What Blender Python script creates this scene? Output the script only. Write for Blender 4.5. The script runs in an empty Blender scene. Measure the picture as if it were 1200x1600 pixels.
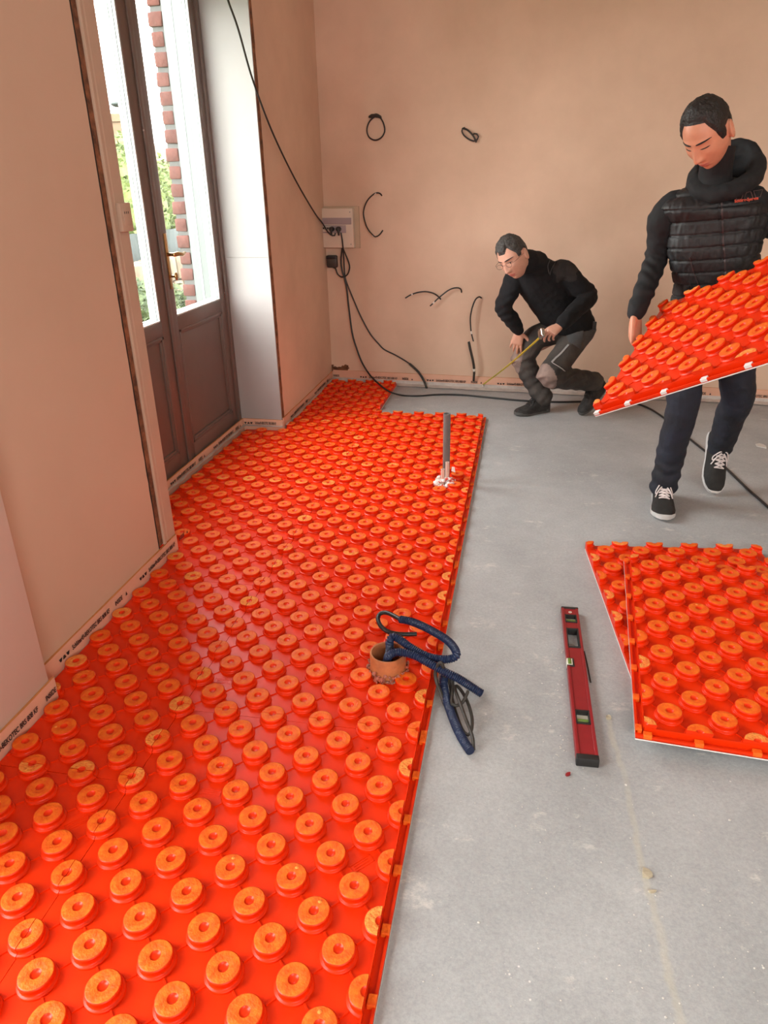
import bpy, bmesh, math, random
import numpy as np
from mathutils import Vector, Matrix, noise
random.seed(7)
V = Vector
SC = bpy.context.scene
COL = SC.collection
PI = math.pi

# ------------------------------------------------------------------ camera
CAM_F, CAM_PITCH, CAM_YAW, CAM_ROLL, CAM_H = 1116.5746, 0.4063, 0.1772, -0.0156, 1.5282
CAM_CX, CAM_CY = 618.771, 767.432          # principal point in the 1200x1600 frame
cp, sp, cy, sy = math.cos(CAM_PITCH), math.sin(CAM_PITCH), math.cos(CAM_YAW), math.sin(CAM_YAW)
CW = V((-sy * cp, cy * cp, -sp))
_r = V((cy, sy, 0)); _u = _r.cross(CW)
cr, sr = math.cos(CAM_ROLL), math.sin(CAM_ROLL)
CR = cr * _r + sr * _u
CU = -sr * _r + cr * _u
CC = V((0, 0, CAM_H))
cam_data = bpy.data.cameras.new('camera')
cam_data.sensor_fit = 'HORIZONTAL'
cam_data.sensor_width = 36.0
cam_data.lens = CAM_F / 1200 * 36.0
cam_data.shift_x = -(CAM_CX - 600) / 1200
cam_data.shift_y = (CAM_CY - 800) / 1200
cam_data.clip_start = 0.02
cam_data.clip_end = 300
cam = bpy.data.objects.new('camera', cam_data)
COL.objects.link(cam)
M = Matrix.Identity(4)
for k in range(3):
    M[k][0], M[k][1], M[k][2], M[k][3] = CR[k], CU[k], -CW[k], CC[k]
cam.matrix_world = M
SC.camera = cam

def ray(px, py):
    return (px - CAM_CX) / CAM_F * CR - (py - CAM_CY) / CAM_F * CU + CW
def onz(px, py, z=0.0):
    d = ray(px, py); return CC + d * ((z - CC.z) / d.z)
def onx(px, py, x):
    d = ray(px, py); return CC + d * ((x - CC.x) / d.x)
def ony(px, py, y):
    d = ray(px, py); return CC + d * ((y - CC.y) / d.y)
BACK_Y, BACK_S = 5.61, 0.075                # the back wall: Y = BACK_Y - BACK_S * X
BACK_N = V((BACK_S, 1, 0)).normalized()
def onb(px, py, off=0.0):
    """a point seen on the back wall, 'off' metres in front of it"""
    d = ray(px, py); p0 = V((0, BACK_Y, 0)) - BACK_N * off
    return CC + d * ((p0 - CC).dot(BACK_N) / d.dot(BACK_N))

# ------------------------------------------------------------------ light
SC.view_settings.view_transform = 'Standard'
SC.view_settings.look = 'None'
SC.view_settings.gamma = 1.0
SC.view_settings.use_curve_mapping = False
SC.view_settings.exposure = 2.8
SC.cycles.use_denoising = True
SC.cycles.max_bounces = 10
SC.cycles.diffuse_bounces = 6
SC.cycles.glossy_bounces = 4
SC.cycles.transparent_max_bounces = 12
SC.cycles.sample_clamp_indirect = 6.0
SC.cycles.caustics_reflective = False
SC.cycles.caustics_refractive = False
world = bpy.data.worlds.new('overcast_sky')
SC.world = world
world.use_nodes = True
wn = world.node_tree.nodes; wl = world.node_tree.links
wn.clear()
w_out = wn.new('ShaderNodeOutputWorld'); w_bg = wn.new('ShaderNodeBackground')
w_bg.inputs['Color'].default_value = (1.0, 0.985, 0.965, 1)
w_bg.inputs['Strength'].default_value = 3.0
wl.new(w_bg.outputs[0], w_out.inputs[0])

def area(name, loc, direction, sx, sy_, power, color=(1, 1, 1), portal=False, spread=PI):
    ld = bpy.data.lights.new(name, 'AREA')
    ld.shape = 'RECTANGLE'; ld.size = sx; ld.size_y = sy_
    ld.energy = power; ld.color = color; ld.spread = spread
    ob = bpy.data.objects.new(name, ld); COL.objects.link(ob)
    ob.location = loc
    ob.rotation_euler = V(direction).to_track_quat('-Z', 'Y').to_euler()
    if portal: ld.cycles.is_portal = True
    return ob
area('door_portal', (-1.99, 3.6, 1.72), (1, 0, 0), 1.6, 1.75, 1, portal=True)
area('front_portal', (1.6, -2.5, 2.3), (0, 1, 0), 2.8, 1.2, 1, portal=True)
area('side_portal', (-1.99, 0.27, 1.3), (1, 0, 0), 1.0, 2.35, 1, portal=True)

# ------------------------------------------------------------------ materials
MATS = {}
def mat(name, col, rough=0.6, metal=0.0, noise_amt=0.0, noise_scale=8.0, col2=None, bump=0.0, bump_scale=60.0,
        spec=0.5, detail=6.0, coat=0.0, sheen=0.0, emit=None, trans=0.0, alpha=1.0, sss=0.0, ramp=(0.35, 0.65)):
    m = bpy.data.materials.new(name); m.use_nodes = True
    n = m.node_tree.nodes; l = m.node_tree.links
    b = n['Principled BSDF']
    b.inputs['Base Color'].default_value = (*col, 1)
    b.inputs['Roughness'].default_value = rough
    b.inputs['Metallic'].default_value = metal
    b.inputs['Specular IOR Level'].default_value = spec
    b.inputs['Coat Weight'].default_value = coat
    b.inputs['Sheen Weight'].default_value = sheen
    b.inputs['Alpha'].default_value = alpha
    b.inputs['Transmission Weight'].default_value = trans
    b.inputs['Subsurface Weight'].default_value = sss
    if sss: b.inputs['Subsurface Radius'].default_value = (0.012, 0.005, 0.003)
    tc = n.new('ShaderNodeTexCoord')
    if noise_amt or col2:
        t = n.new('ShaderNodeTexNoise'); t.inputs['Scale'].default_value = noise_scale
        t.inputs['Detail'].default_value = detail; t.inputs['Roughness'].default_value = 0.6
        l.new(tc.outputs['Object'], t.inputs['Vector'])
        r = n.new('ShaderNodeValToRGB')
        c2 = col2 if col2 else tuple(max(0, c * (1 - noise_amt)) for c in col)
        r.color_ramp.elements[0].position = ramp[0]; r.color_ramp.elements[1].position = ramp[1]
        r.color_ramp.elements[0].color = (*c2, 1); r.color_ramp.elements[1].color = (*col, 1)
        l.new(t.outputs['Fac'], r.inputs['Fac']); l.new(r.outputs[0], b.inputs['Base Color'])
    if bump:
        t2 = n.new('ShaderNodeTexNoise'); t2.inputs['Scale'].default_value = bump_scale
        t2.inputs['Detail'].default_value = 5
        l.new(tc.outputs['Object'], t2.inputs['Vector'])
        bp = n.new('ShaderNodeBump'); bp.inputs['Strength'].default_value = bump; bp.inputs['Distance'].default_value = 0.01
        l.new(t2.outputs['Fac'], bp.inputs['Height']); l.new(bp.outputs[0], b.inputs['Normal'])
    MATS[name] = m
    return m

ORANGE = mat('orange_film', (0.74, 0.030, 0.0012), rough=0.36, noise_amt=0.10, noise_scale=5, bump=0.05, bump_scale=40, spec=0.28)
CAP = mat('worn_stud_top', (0.82, 0.165, 0.012), rough=0.52, col2=(0.76, 0.085, 0.007), noise_scale=45, bump=0.3, bump_scale=140, spec=0.28)
EPS = mat('white_foam', (0.75, 0.72, 0.70), rough=0.9, noise_amt=0.08, noise_scale=90, bump=0.3, bump_scale=220)
TORN = mat('torn_foam', (0.84, 0.32, 0.055), rough=0.85, col2=(0.80, 0.15, 0.018), noise_scale=60, bump=0.6, bump_scale=160)
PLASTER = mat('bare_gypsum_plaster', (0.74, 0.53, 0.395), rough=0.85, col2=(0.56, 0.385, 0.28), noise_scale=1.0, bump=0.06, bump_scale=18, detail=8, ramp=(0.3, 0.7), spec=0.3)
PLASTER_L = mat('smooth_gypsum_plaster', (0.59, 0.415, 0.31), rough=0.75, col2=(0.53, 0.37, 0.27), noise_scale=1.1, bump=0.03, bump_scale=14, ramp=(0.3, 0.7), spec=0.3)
PIER = mat('primed_plaster', (0.62, 0.52, 0.45), rough=0.6, noise_amt=0.06, noise_scale=2, bump=0.03, bump_scale=15)
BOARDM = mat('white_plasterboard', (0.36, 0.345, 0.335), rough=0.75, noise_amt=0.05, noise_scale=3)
CEIL = mat('white_ceiling', (0.78, 0.75, 0.71), rough=0.9)
RAGGED = mat('broken_brown_plaster', (0.27, 0.105, 0.045), rough=0.95, col2=(0.085, 0.034, 0.016), noise_scale=22, bump=0.9, bump_scale=50)
DARKGAP = mat('dark_gap', (0.012, 0.009, 0.007), rough=0.95)
CASING = mat('beige_casing_paint', (0.50, 0.36, 0.27), rough=0.55, noise_amt=0.08, noise_scale=6)
TAUPE = mat('taupe_door_paint', (0.150, 0.105, 0.088), rough=0.42, noise_amt=0.10, noise_scale=7, bump=0.04, bump_scale=80)
WHITEP = mat('white_frame_paint', (0.72, 0.77, 0.76), rough=0.35, noise_amt=0.03)
GREYSEAL = mat('grey_gasket', (0.30, 0.33, 0.33), rough=0.6)
BRASS = mat('worn_brass', (0.55, 0.34, 0.15), rough=0.25, metal=1.0, noise_amt=0.25, noise_scale=30)
STRIP = mat('peach_foam_strip', (0.72, 0.40, 0.28), rough=0.7, noise_amt=0.06, noise_scale=12)
STRIPTOP = mat('cut_foam_edge', (0.55, 0.22, 0.07), rough=0.8)
INK = mat('black_print', (0.012, 0.011, 0.012), rough=0.6)
FILM = mat('milky_plastic_film', (0.62, 0.57, 0.53), rough=0.35, noise_amt=0.2, noise_scale=25, bump=0.4, bump_scale=40, alpha=0.75)
BLACKRUB = mat('black_rubber_cable', (0.014, 0.013, 0.013), rough=0.5)
BLACKPL = mat('black_plastic', (0.018, 0.017, 0.017), rough=0.4, noise_amt=0.2, noise_scale=20)
DARKPL = mat('dark_brown_plastic', (0.045, 0.035, 0.03), rough=0.45)
BOXPL = mat('ivory_plastic', (0.63, 0.52, 0.42), rough=0.45, noise_amt=0.05)
WINDOWPL = mat('tinted_lid_plastic', (0.34, 0.27, 0.28), rough=0.2)
PLYWOOD = mat('backing_board', (0.50, 0.38, 0.27), rough=0.8, noise_amt=0.1)
TAPEW = mat('white_tape', (0.72, 0.66, 0.60), rough=0.6)
BLUE = mat('blue_conduit', (0.010, 0.022, 0.070), rough=0.45, noise_amt=0.2, noise_scale=30)
WIREBR = mat('dusty_black_wire', (0.035, 0.03, 0.025), rough=0.55, noise_amt=0.4, noise_scale=60)
PVC = mat('grey_pvc', (0.16, 0.15, 0.145), rough=0.5, noise_amt=0.15, noise_scale=14)
COPPER = mat('pale_copper_tube', (0.72, 0.55, 0.46), rough=0.5, metal=0.15)
CLAY = mat('orange_brown_pvc', (0.50, 0.17, 0.06), rough=0.5, col2=(0.36, 0.11, 0.04), noise_scale=18, bump=0.2, bump_scale=60)
MORTAR = mat('crumbled_mortar', (0.30, 0.15, 0.11), rough=0.95, col2=(0.50, 0.10, 0.05), noise_scale=40, bump=0.9, bump_scale=80)
WARNTAPE = mat('red_white_tape', (0.80, 0.72, 0.70), rough=0.5, col2=(0.62, 0.04, 0.02), noise_scale=34, ramp=(0.42, 0.46))
LEVELRED = mat('red_anodised_aluminium', (0.255, 0.014, 0.018), rough=0.36, spec=0.5, noise_amt=0.10, noise_scale=30)
VIALG = mat('green_vial', (0.12, 0.20, 0.04), rough=0.15)
VIALW = mat('vial_white', (0.75, 0.75, 0.66), rough=0.3)
STEEL = mat('steel', (0.6, 0.6, 0.6), rough=0.3, metal=1.0)
SKIN = mat('skin_tanned', (0.60, 0.255, 0.155), rough=0.5, noise_amt=0.10, noise_scale=30, sss=0.08)
SKIN2 = mat('skin_fair', (0.62, 0.33, 0.235), rough=0.5, noise_amt=0.10, noise_scale=30, sss=0.08)
LIPS = mat('lip_skin', (0.48, 0.15, 0.12), rough=0.45)
HAIRD = mat('dark_brown_hair', (0.014, 0.010, 0.009), rough=0.55, noise_amt=0.5, noise_scale=90, bump=0.5, bump_scale=150)
HAIRG = mat('grey_dark_hair', (0.075, 0.068, 0.062), rough=0.65, col2=(0.018, 0.015, 0.014), noise_scale=70, bump=0.6, bump_scale=150)
EYEW = mat('eye_dark', (0.05, 0.035, 0.03), rough=0.25)
NYLON = mat('black_quilted_nylon', (0.009, 0.0082, 0.0095), rough=0.60, noise_amt=0.3, noise_scale=9, bump=0.35, bump_scale=26)
JERSEY = mat('black_jersey', (0.0050, 0.0050, 0.0065), rough=0.85, noise_amt=0.3, noise_scale=14, bump=0.3, bump_scale=30, sheen=0.0)
FLEECE = mat('black_fleece', (0.0042, 0.0042, 0.0058), rough=0.95, noise_amt=0.3, noise_scale=10, bump=0.35, bump_scale=35, sheen=0.0)
DUSTYSH = mat('dusty_black_fabric', (0.030, 0.025, 0.024), rough=0.9, noise_amt=0.6, noise_scale=10, bump=0.3, bump_scale=40)
DENIM = mat('dark_blue_denim', (0.013, 0.017, 0.033), rough=0.8, col2=(0.007, 0.008, 0.013), noise_scale=6, bump=0.3, bump_scale=45)
WORKPANT = mat('dusty_charcoal_canvas', (0.085, 0.070, 0.060), rough=0.9, col2=(0.030, 0.027, 0.026), noise_scale=5, bump=0.35, bump_scale=40)
WORKPAD = mat('pale_dusty_knee', (0.30, 0.215, 0.185), rough=0.95, noise_amt=0.4, noise_scale=12, bump=0.2, bump_scale=40)
GREYFAB = mat('slate_fabric', (0.085, 0.085, 0.088), rough=0.9, noise_amt=0.3, noise_scale=9)
REFLECT = mat('pale_reflective_trim', (0.36, 0.35, 0.34), rough=0.4)
SUEDE = mat('black_suede', (0.022, 0.020, 0.019), rough=0.85, noise_amt=0.4, noise_scale=25, bump=0.3, bump_scale=80)
BOOT = mat('dusty_black_leather', (0.040, 0.036, 0.034), rough=0.8, col2=(0.013, 0.012, 0.012), noise_scale=22, bump=0.3, bump_scale=60)
SOLEW = mat('white_rubber_sole', (0.62, 0.61, 0.60), rough=0.6, noise_amt=0.15, noise_scale=20)
SOLEG = mat('grey_rubber_sole', (0.10, 0.095, 0.09), rough=0.8, noise_amt=0.3, noise_scale=20)
LACEW = mat('white_lace', (0.70, 0.62, 0.61), rough=0.8)
ZIPM = mat('zip_metal', (0.05, 0.035, 0.036), rough=0.45, metal=0.4)
LOGO = mat('orange_embroidery', (0.55, 0.06, 0.02), rough=0.7)
LOGOG = mat('grey_embroidery', (0.16, 0.09, 0.085), rough=0.7)
YELLOW = mat('yellow_tape_blade', (0.90, 0.74, 0.06), rough=0.4)
CHROME = mat('chrome_case', (0.55, 0.54, 0.52), rough=0.2, metal=1.0)
BRICK = mat('red_brick', (0.105, 0.034, 0.025), rough=0.9, col2=(0.07, 0.022, 0.016), noise_scale=14, bump=0.5, bump_scale=40)
LINING = mat('darkened_white_lining', (0.115, 0.128, 0.125), rough=0.5, noise_amt=0.05)  # white paint, base colour set darker to offset the very bright sky
JOINT = mat('pale_mortar_joint', (0.085, 0.083, 0.08), rough=0.95, noise_amt=0.1, bump=0.3, bump_scale=60)
LEAF = mat('leafy_hedge', (0.10, 0.13, 0.028), rough=0.8, col2=(0.035, 0.055, 0.012), noise_scale=5, bump=0.8, bump_scale=20)
LEAF2 = mat('dark_bush_leaves', (0.06, 0.085, 0.026), rough=0.8, col2=(0.018, 0.032, 0.012), noise_scale=7, bump=0.8, bump_scale=22)
STONE = mat('yellow_stone', (0.10, 0.075, 0.045), rough=0.95, col2=(0.06, 0.045, 0.03), noise_scale=6, bump=0.4, bump_scale=20)
HOUSEB = mat('far_brick', (0.10, 0.068, 0.04), rough=0.95, noise_amt=0.15, noise_scale=5)
ROOFT = mat('slate_roof', (0.075, 0.07, 0.066), rough=0.9, noise_amt=0.2, noise_scale=6)
ROOFR = mat('red_roof_tiles', (0.13, 0.055, 0.036), rough=0.9, noise_amt=0.2, noise_scale=6)
LAWN = mat('lawn', (0.075, 0.11, 0.03), rough=0.95, col2=(0.05, 0.075, 0.022), noise_scale=3, bump=0.5, bump_scale=30)
NET = mat('grey_mesh', (0.022, 0.030, 0.028), rough=0.9, noise_amt=0.3, noise_scale=12)
TIMBER = mat('weathered_timber', (0.10, 0.09, 0.08), rough=0.9)
CRUMB = mat('plaster_crumb', (0.55, 0.53, 0.50), rough=0.95)
GLUE = mat('dried_adhesive', (0.47, 0.41, 0.30), rough=0.8, noise_amt=0.15, noise_scale=60)

def glass_mat():
    m = bpy.data.materials.new('window_glass'); m.use_nodes = True
    n = m.node_tree.nodes; l = m.node_tree.links; n.clear()
    o = n.new('ShaderNodeOutputMaterial'); mx = n.new('ShaderNodeMixShader')
    t = n.new('ShaderNodeBsdfTransparent'); g = n.new('ShaderNodeBsdfGlossy')
    t.inputs[0].default_value = (0.97, 0.99, 0.985, 1); g.inputs['Roughness'].default_value = 0.02
    w = n.new('ShaderNodeLayerWeight'); w.inputs[0].default_value = 0.5
    pw = n.new('ShaderNodeMath'); pw.operation = 'POWER'; pw.inputs[1].default_value = 5.0
    ml = n.new('ShaderNodeMath'); ml.operation = 'MULTIPLY_ADD'; ml.inputs[1].default_value = 0.9; ml.inputs[2].default_value = 0.04
    ge = n.new('ShaderNodeNewGeometry'); inv = n.new('ShaderNodeMath'); inv.operation = 'SUBTRACT'; inv.inputs[0].default_value = 1.0
    m2 = n.new('ShaderNodeMath'); m2.operation = 'MULTIPLY'
    l.new(w.outputs['Facing'], pw.inputs[0]); l.new(pw.outputs[0], ml.inputs[0]); l.new(ge.outputs['Backfacing'], inv.inputs[1])
    l.new(ml.outputs[0], m2.inputs[0]); l.new(inv.outputs[0], m2.inputs[1]); l.new(m2.outputs[0], mx.inputs[0])
    l.new(t.outputs[0], mx.inputs[1]); l.new(g.outputs[0], mx.inputs[2])
    l.new(mx.outputs[0], o.inputs[0]); return m
GLASS = glass_mat()
def add_specks(m, col, scale=55, size=0.07):
    n = m.node_tree.nodes; l = m.node_tree.links; b = n['Principled BSDF']
    src = b.inputs['Base Color'].links[0].from_socket
    tc = n.new('ShaderNodeTexCoord'); vo = n.new('ShaderNodeTexVoronoi'); vo.inputs['Scale'].default_value = scale
    l.new(tc.outputs['Object'], vo.inputs['Vector'])
    sp_ = n.new('ShaderNodeSeparateColor'); l.new(vo.outputs['Color'], sp_.inputs[0])
    th = n.new('ShaderNodeMath'); th.operation = 'MULTIPLY'; th.inputs[1].default_value = size
    pw = n.new('ShaderNodeMath'); pw.operation = 'POWER'; pw.inputs[1].default_value = 5.0
    l.new(sp_.outputs[0], pw.inputs[0]); l.new(pw.outputs[0], th.inputs[0])
    lt = n.new('ShaderNodeMath'); lt.operation = 'LESS_THAN'; l.new(vo.outputs['Distance'], lt.inputs[0]); l.new(th.outputs[0], lt.inputs[1])
    mx = n.new('ShaderNodeMix'); mx.data_type = 'RGBA'; l.new(lt.outputs[0], mx.inputs[0]); l.new(src, mx.inputs[6]); mx.inputs[7].default_value = (*col, 1)
    l.new(mx.outputs[2], b.inputs['Base Color'])
add_specks(TAUPE, (0.42, 0.34, 0.30), 34, 0.16)

def floor_mat():
    m = bpy.data.materials.new('concrete_slab'); m.use_nodes = True
    n = m.node_tree.nodes; l = m.node_tree.links; b = n['Principled BSDF']
    tc = n.new('ShaderNodeTexCoord')
    def nz(scale, det, rough=0.6, stretch=None):
        t = n.new('ShaderNodeTexNoise'); t.inputs['Scale'].default_value = scale
        t.inputs['Detail'].default_value = det; t.inputs['Roughness'].default_value = rough
        if stretch:
            mp = n.new('ShaderNodeMapping'); mp.inputs['Scale'].default_value = stretch
            l.new(tc.outputs['Object'], mp.inputs[0]); l.new(mp.outputs[0], t.inputs['Vector'])
        else:
            l.new(tc.outputs['Object'], t.inputs['Vector'])
        return t
    def ramp(src, p0, c0, p1, c1):
        r = n.new('ShaderNodeValToRGB')
        r.color_ramp.elements[0].position = p0; r.color_ramp.elements[0].color = (*c0, 1)
        r.color_ramp.elements[1].position = p1; r.color_ramp.elements[1].color = (*c1, 1)
        l.new(src, r.inputs[0]); return r
    def mix(fac, a, c):
        x = n.new('ShaderNodeMix'); x.data_type = 'RGBA'
        if isinstance(fac, float): x.inputs[0].default_value = fac
        else: l.new(fac, x.inputs[0])
        for i, s in ((6, a), (7, c)):
            if isinstance(s, tuple): x.inputs[i].default_value = (*s, 1)
            else: l.new(s, x.inputs[i])
        return x.outputs[2]
    base = ramp(nz(2.2, 9, 0.65).outputs[0], 0.30, (0.31, 0.317, 0.325), 0.70, (0.432, 0.440, 0.450))
    fine = ramp(nz(120, 9, 0.75).outputs[0], 0.33, (0.30, 0.30, 0.30), 0.68, (0.66, 0.65, 0.64))
    x = n.new('ShaderNodeMix'); x.data_type = 'RGBA'; x.blend_type = 'OVERLAY'; x.inputs[0].default_value = 0.38
    l.new(base.outputs[0], x.inputs[6]); l.new(fine.outputs[0], x.inputs[7])
    smear = ramp(nz(5.5, 12, 0.78, (1.0, 1.7, 1)).outputs[0], 0.585, (0, 0, 0), 0.66, (0.8, 0.8, 0.8))
    c = mix(smear.outputs[0], x.outputs[2], (0.56, 0.54, 0.51))
    # dots of spilt plaster
    vo = n.new('ShaderNodeTexVoronoi'); vo.inputs['Scale'].default_value = 26; l.new(tc.outputs['Object'], vo.inputs['Vector'])
    dots = ramp(vo.outputs['Distance'], 0.05, (1, 1, 1), 0.085, (0, 0, 0))
    gate = ramp(nz(3.1, 3).outputs[0], 0.55, (0, 0, 0), 0.62, (1, 1, 1))
    mu = n.new('ShaderNodeMath'); mu.operation = 'MULTIPLY'
    l.new(dots.outputs[0], mu.inputs[0]); l.new(gate.outputs[0], mu.inputs[1])
    c = mix(mu.outputs[0], c, (0.63, 0.62, 0.60))
    # pale yellowish line of old adhesive
    sx = n.new('ShaderNodeSeparateXYZ'); l.new(tc.outputs['Object'], sx.inputs[0])
    wob = nz(6, 4)
    def m2(op, a, bb):
        q = n.new('ShaderNodeMath'); q.operation = op
        for i, s in ((0, a), (1, bb)):
            if isinstance(s, float): q.inputs[i].default_value = s
            else: l.new(s, q.inputs[i])
        return q.outputs[0]
    lx = m2('ADD', m2('ADD', m2('ADD', sx.outputs[0], 0.5285), m2('MULTIPLY', sx.outputs[1], 0.065)), m2('MULTIPLY', m2('SUBTRACT', wob.outputs[0], 0.5), 0.05))
    ad = m2('ABSOLUTE', lx, 0.0)
    band = ramp(ad, 0.005, (0.5, 0.5, 0.5), 0.011, (0, 0, 0))
    yl = ramp(sx.outputs[1], 0.0, (1, 1, 1), 1.0, (1, 1, 1))
    lim = m2('LESS_THAN', sx.outputs[1], -0.05)
    c = mix(m2('MULTIPLY', m2('MULTIPLY', band.outputs[0], lim), wob.outputs[0]), c, (0.55, 0.49, 0.35))
    l.new(c, b.inputs['Base Color'])
    b.inputs['Roughness'].default_value = 0.72
    b.inputs['Specular IOR Level'].default_value = 0.35
    bp = n.new('ShaderNodeBump'); bp.inputs['Strength'].default_value = 0.35; bp.inputs['Distance'].default_value = 0.004
    l.new(nz(60, 8, 0.7).outputs[0], bp.inputs['Height']); l.new(bp.outputs[0], b.inputs['Normal'])
    return m
CONCRETE = floor_mat()

# ------------------------------------------------------------------ mesh tools
def catmull(pts, step):
    pts = [V(p) for p in pts]
    if len(pts) < 3:
        out = []
        n = max(1, int((pts[1] - pts[0]).length / step))
        return [pts[0].lerp(pts[1], i / n) for i in range(n + 1)]
    P = [2 * pts[0] - pts[1]] + pts + [2 * pts[-1] - pts[-2]]
    out = []
    for i in range(1, len(P) - 2):
        p0, p1, p2, p3 = P[i - 1:i + 3]
        n = max(1, int((p2 - p1).length / step))
        for k in range(n):
            t = k / n
            out.append(0.5 * ((2 * p1) + (p2 - p0) * t + (2 * p0 - 5 * p1 + 4 * p2 - p3) * t * t + (3 * p1 - p0 - 3 * p2 + p3) * t ** 3))
    out.append(pts[-1])
    return out

class MB:
    """collects shapes (world or local coordinates) into one mesh"""
    def __init__(self): self.v = []; self.f = []; self.m = []
    def add(self, vs, fs, mi=0):
        o = len(self.v); self.v += [V(p) for p in vs]
        self.f += [tuple(i + o for i in f) for f in fs]; self.m += [mi] * len(fs)
        return self
    def box(self, lo, hi, mi=0, T=None):
        x0, y0, z0 = lo; x1, y1, z1 = hi
        vs = [V(p) for p in ((x0, y0, z0), (x1, y0, z0), (x1, y1, z0), (x0, y1, z0), (x0, y0, z1), (x1, y0, z1), (x1, y1, z1), (x0, y1, z1))]
        if T: vs = [T @ p for p in vs]
        return self.add(vs, [(0, 3, 2, 1), (4, 5, 6, 7), (0, 1, 5, 4), (1, 2, 6, 5), (2, 3, 7, 6), (3, 0, 4, 7)], mi)
    def bevbox(self, lo, hi, b, mi=0, T=None, seg=2):
        bm = bmesh.new(); bmesh.ops.create_cube(bm, size=1)
        s = [hi[k] - lo[k] for k in range(3)]; c = [(hi[k] + lo[k]) / 2 for k in range(3)]
        for v in bm.verts: v.co = V((v.co[k] * s[k] + c[k] for k in range(3)))
        bmesh.ops.bevel(bm, geom=list(bm.edges), offset=min(b, 0.49 * min(s)), segments=seg, affect='EDGES', profile=0.5)
        bm.verts.index_update()
        vs = [T @ v.co if T else v.co.copy() for v in bm.verts]; fs = [tuple(v.index for v in f.verts) for f in bm.faces]
        bm.free(); return self.add(vs, fs, mi)
    def prism(self, outline, z0, z1, mi=0, T=None):
        n = len(outline)
        vs = [V((x, y, z0)) for x, y in outline] + [V((x, y, z1)) for x, y in outline]
        if T: vs = [T @ p for p in vs]
        fs = [tuple(range(n - 1, -1, -1)), tuple(range(n, 2 * n))] + [(i, (i + 1) % n, n + (i + 1) % n, n + i) for i in range(n)]
        return self.add(vs, fs, mi)
    def rings(self, R, closed=False, cap=True, mi=0):
        n = len(R[0]); vs = [p for r in R for p in r]; fs = []
        m = len(R)
        for i in range(m if closed else m - 1):
            j = (i + 1) % m
            for k in range(n):
                fs.append((i * n + k, i * n + (k + 1) % n, j * n + (k + 1) % n, j * n + k))
        if cap and not closed:
            fs.append(tuple(range(n - 1, -1, -1))); fs.append(tuple((m - 1) * n + k for k in range(n)))
        return self.add(vs, fs, mi)
    def tube(self, pts, r, n=10, mi=0, step=None, closed=False, cap=True, ends=False):
        pts = [V(p) for p in pts]
        rs = None
        if not callable(r) and not isinstance(r, (int, float)): rs = list(r)
        if step:
            if rs:
                q = catmull([V((p.x, p.y, p.z)) for p in pts], step)
                # radii follow the nearest control points
                cum = [0]
                for a, b in zip(pts, pts[1:]): cum.append(cum[-1] + (b - a).length)
                cq = [0]
                for a, b in zip(q, q[1:]): cq.append(cq[-1] + (b - a).length)
                rs = list(np.interp(np.array(cq) / max(cq[-1], 1e-9), np.array(cum) / max(cum[-1], 1e-9), rs)); pts = q
            else: pts = catmull(pts, step)
        L = [0]
        for a, b in zip(pts, pts[1:]): L.append(L[-1] + (b - a).length)
        m = len(pts)
        T = []
        for i in range(m):
            a = pts[max(0, i - 1)] if not closed else pts[i - 1]; b = pts[min(m - 1, i + 1)] if not closed else pts[(i + 1) % m]
            t = (b - a); T.append(t.normalized() if t.length > 1e-9 else V((0, 0, 1)))
        u = T[0].orthogonal().normalized(); R = []
        for i in range(m):
            u = (u - T[i] * u.dot(T[i])); u = u.normalized() if u.length > 1e-6 else T[i].orthogonal().normalized()
            w = T[i].cross(u)
            rad = r(L[i]) if callable(r) else (rs[i] if rs else r)
            R.append([pts[i] + (u * math.cos(2 * PI * k / n) + w * math.sin(2 * PI * k / n)) * rad for k in range(n)])
        if ends and not closed:      # rounded ends
            for e, s in ((0, -1), (-1, 1)):
                rad = rs[e] if rs else r; c = pts[e]; base = R[e]; add_ = []
                for a in (0.5, 0.85, 0.98):
                    h = rad * a; q = math.sqrt(max(0.0, 1 - a * a))
                    add_.append([c + (p - c) * q + T[e] * s * h for p in base])
                if s < 0: R = add_[::-1] + R
                else: R = R + add_
        return self.rings(R, closed=closed, cap=cap, mi=mi)
    def lathe(self, prof, n=24, T=None, mi=0, mis=None):
        T = T or Matrix.Identity(4)
        vs = []; fs = []; ms = []
        for (r, z) in prof:
            for k in range(n):
                a = 2 * PI * k / n; vs.append(T @ V((r * math.cos(a), r * math.sin(a), z)))
        for i in range(len(prof) - 1):
            for k in range(n):
                fs.append((i * n + k, i * n + (k + 1) % n, (i + 1) * n + (k + 1) % n, (i + 1) * n + k))
                ms.append(mis[i] if mis else mi)
        fs.append(tuple(range(n - 1, -1, -1))); ms.append(mis[0] if mis else mi)
        fs.append(tuple((len(prof) - 1) * n + k for k in range(n))); ms.append(mis[-1] if mis else mi)
        o = len(self.v); self.v += vs; self.f += [tuple(i + o for i in f) for f in fs]; self.m += ms
        return self
    def ball(self, c, r, T=None, n=16, m=10, mi=0):
        rx, ry, rz = (r, r, r) if isinstance(r, (int, float)) else r
        R = []
        for i in range(1, m):
            e = -PI / 2 + PI * i / m
            R.append([V((rx * math.cos(e) * math.cos(2 * PI * k / n), ry * math.cos(e) * math.sin(2 * PI * k / n), rz * math.sin(e))) for k in range(n)])
        vs = [V((0, 0, -rz))] + [p for r_ in R for p in r_] + [V((0, 0, rz))]
        if T: vs = [T @ p for p in vs]
        vs = [p + V(c) for p in vs]
        fs = [(0, 1 + (k + 1) % n, 1 + k) for k in range(n)]
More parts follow.
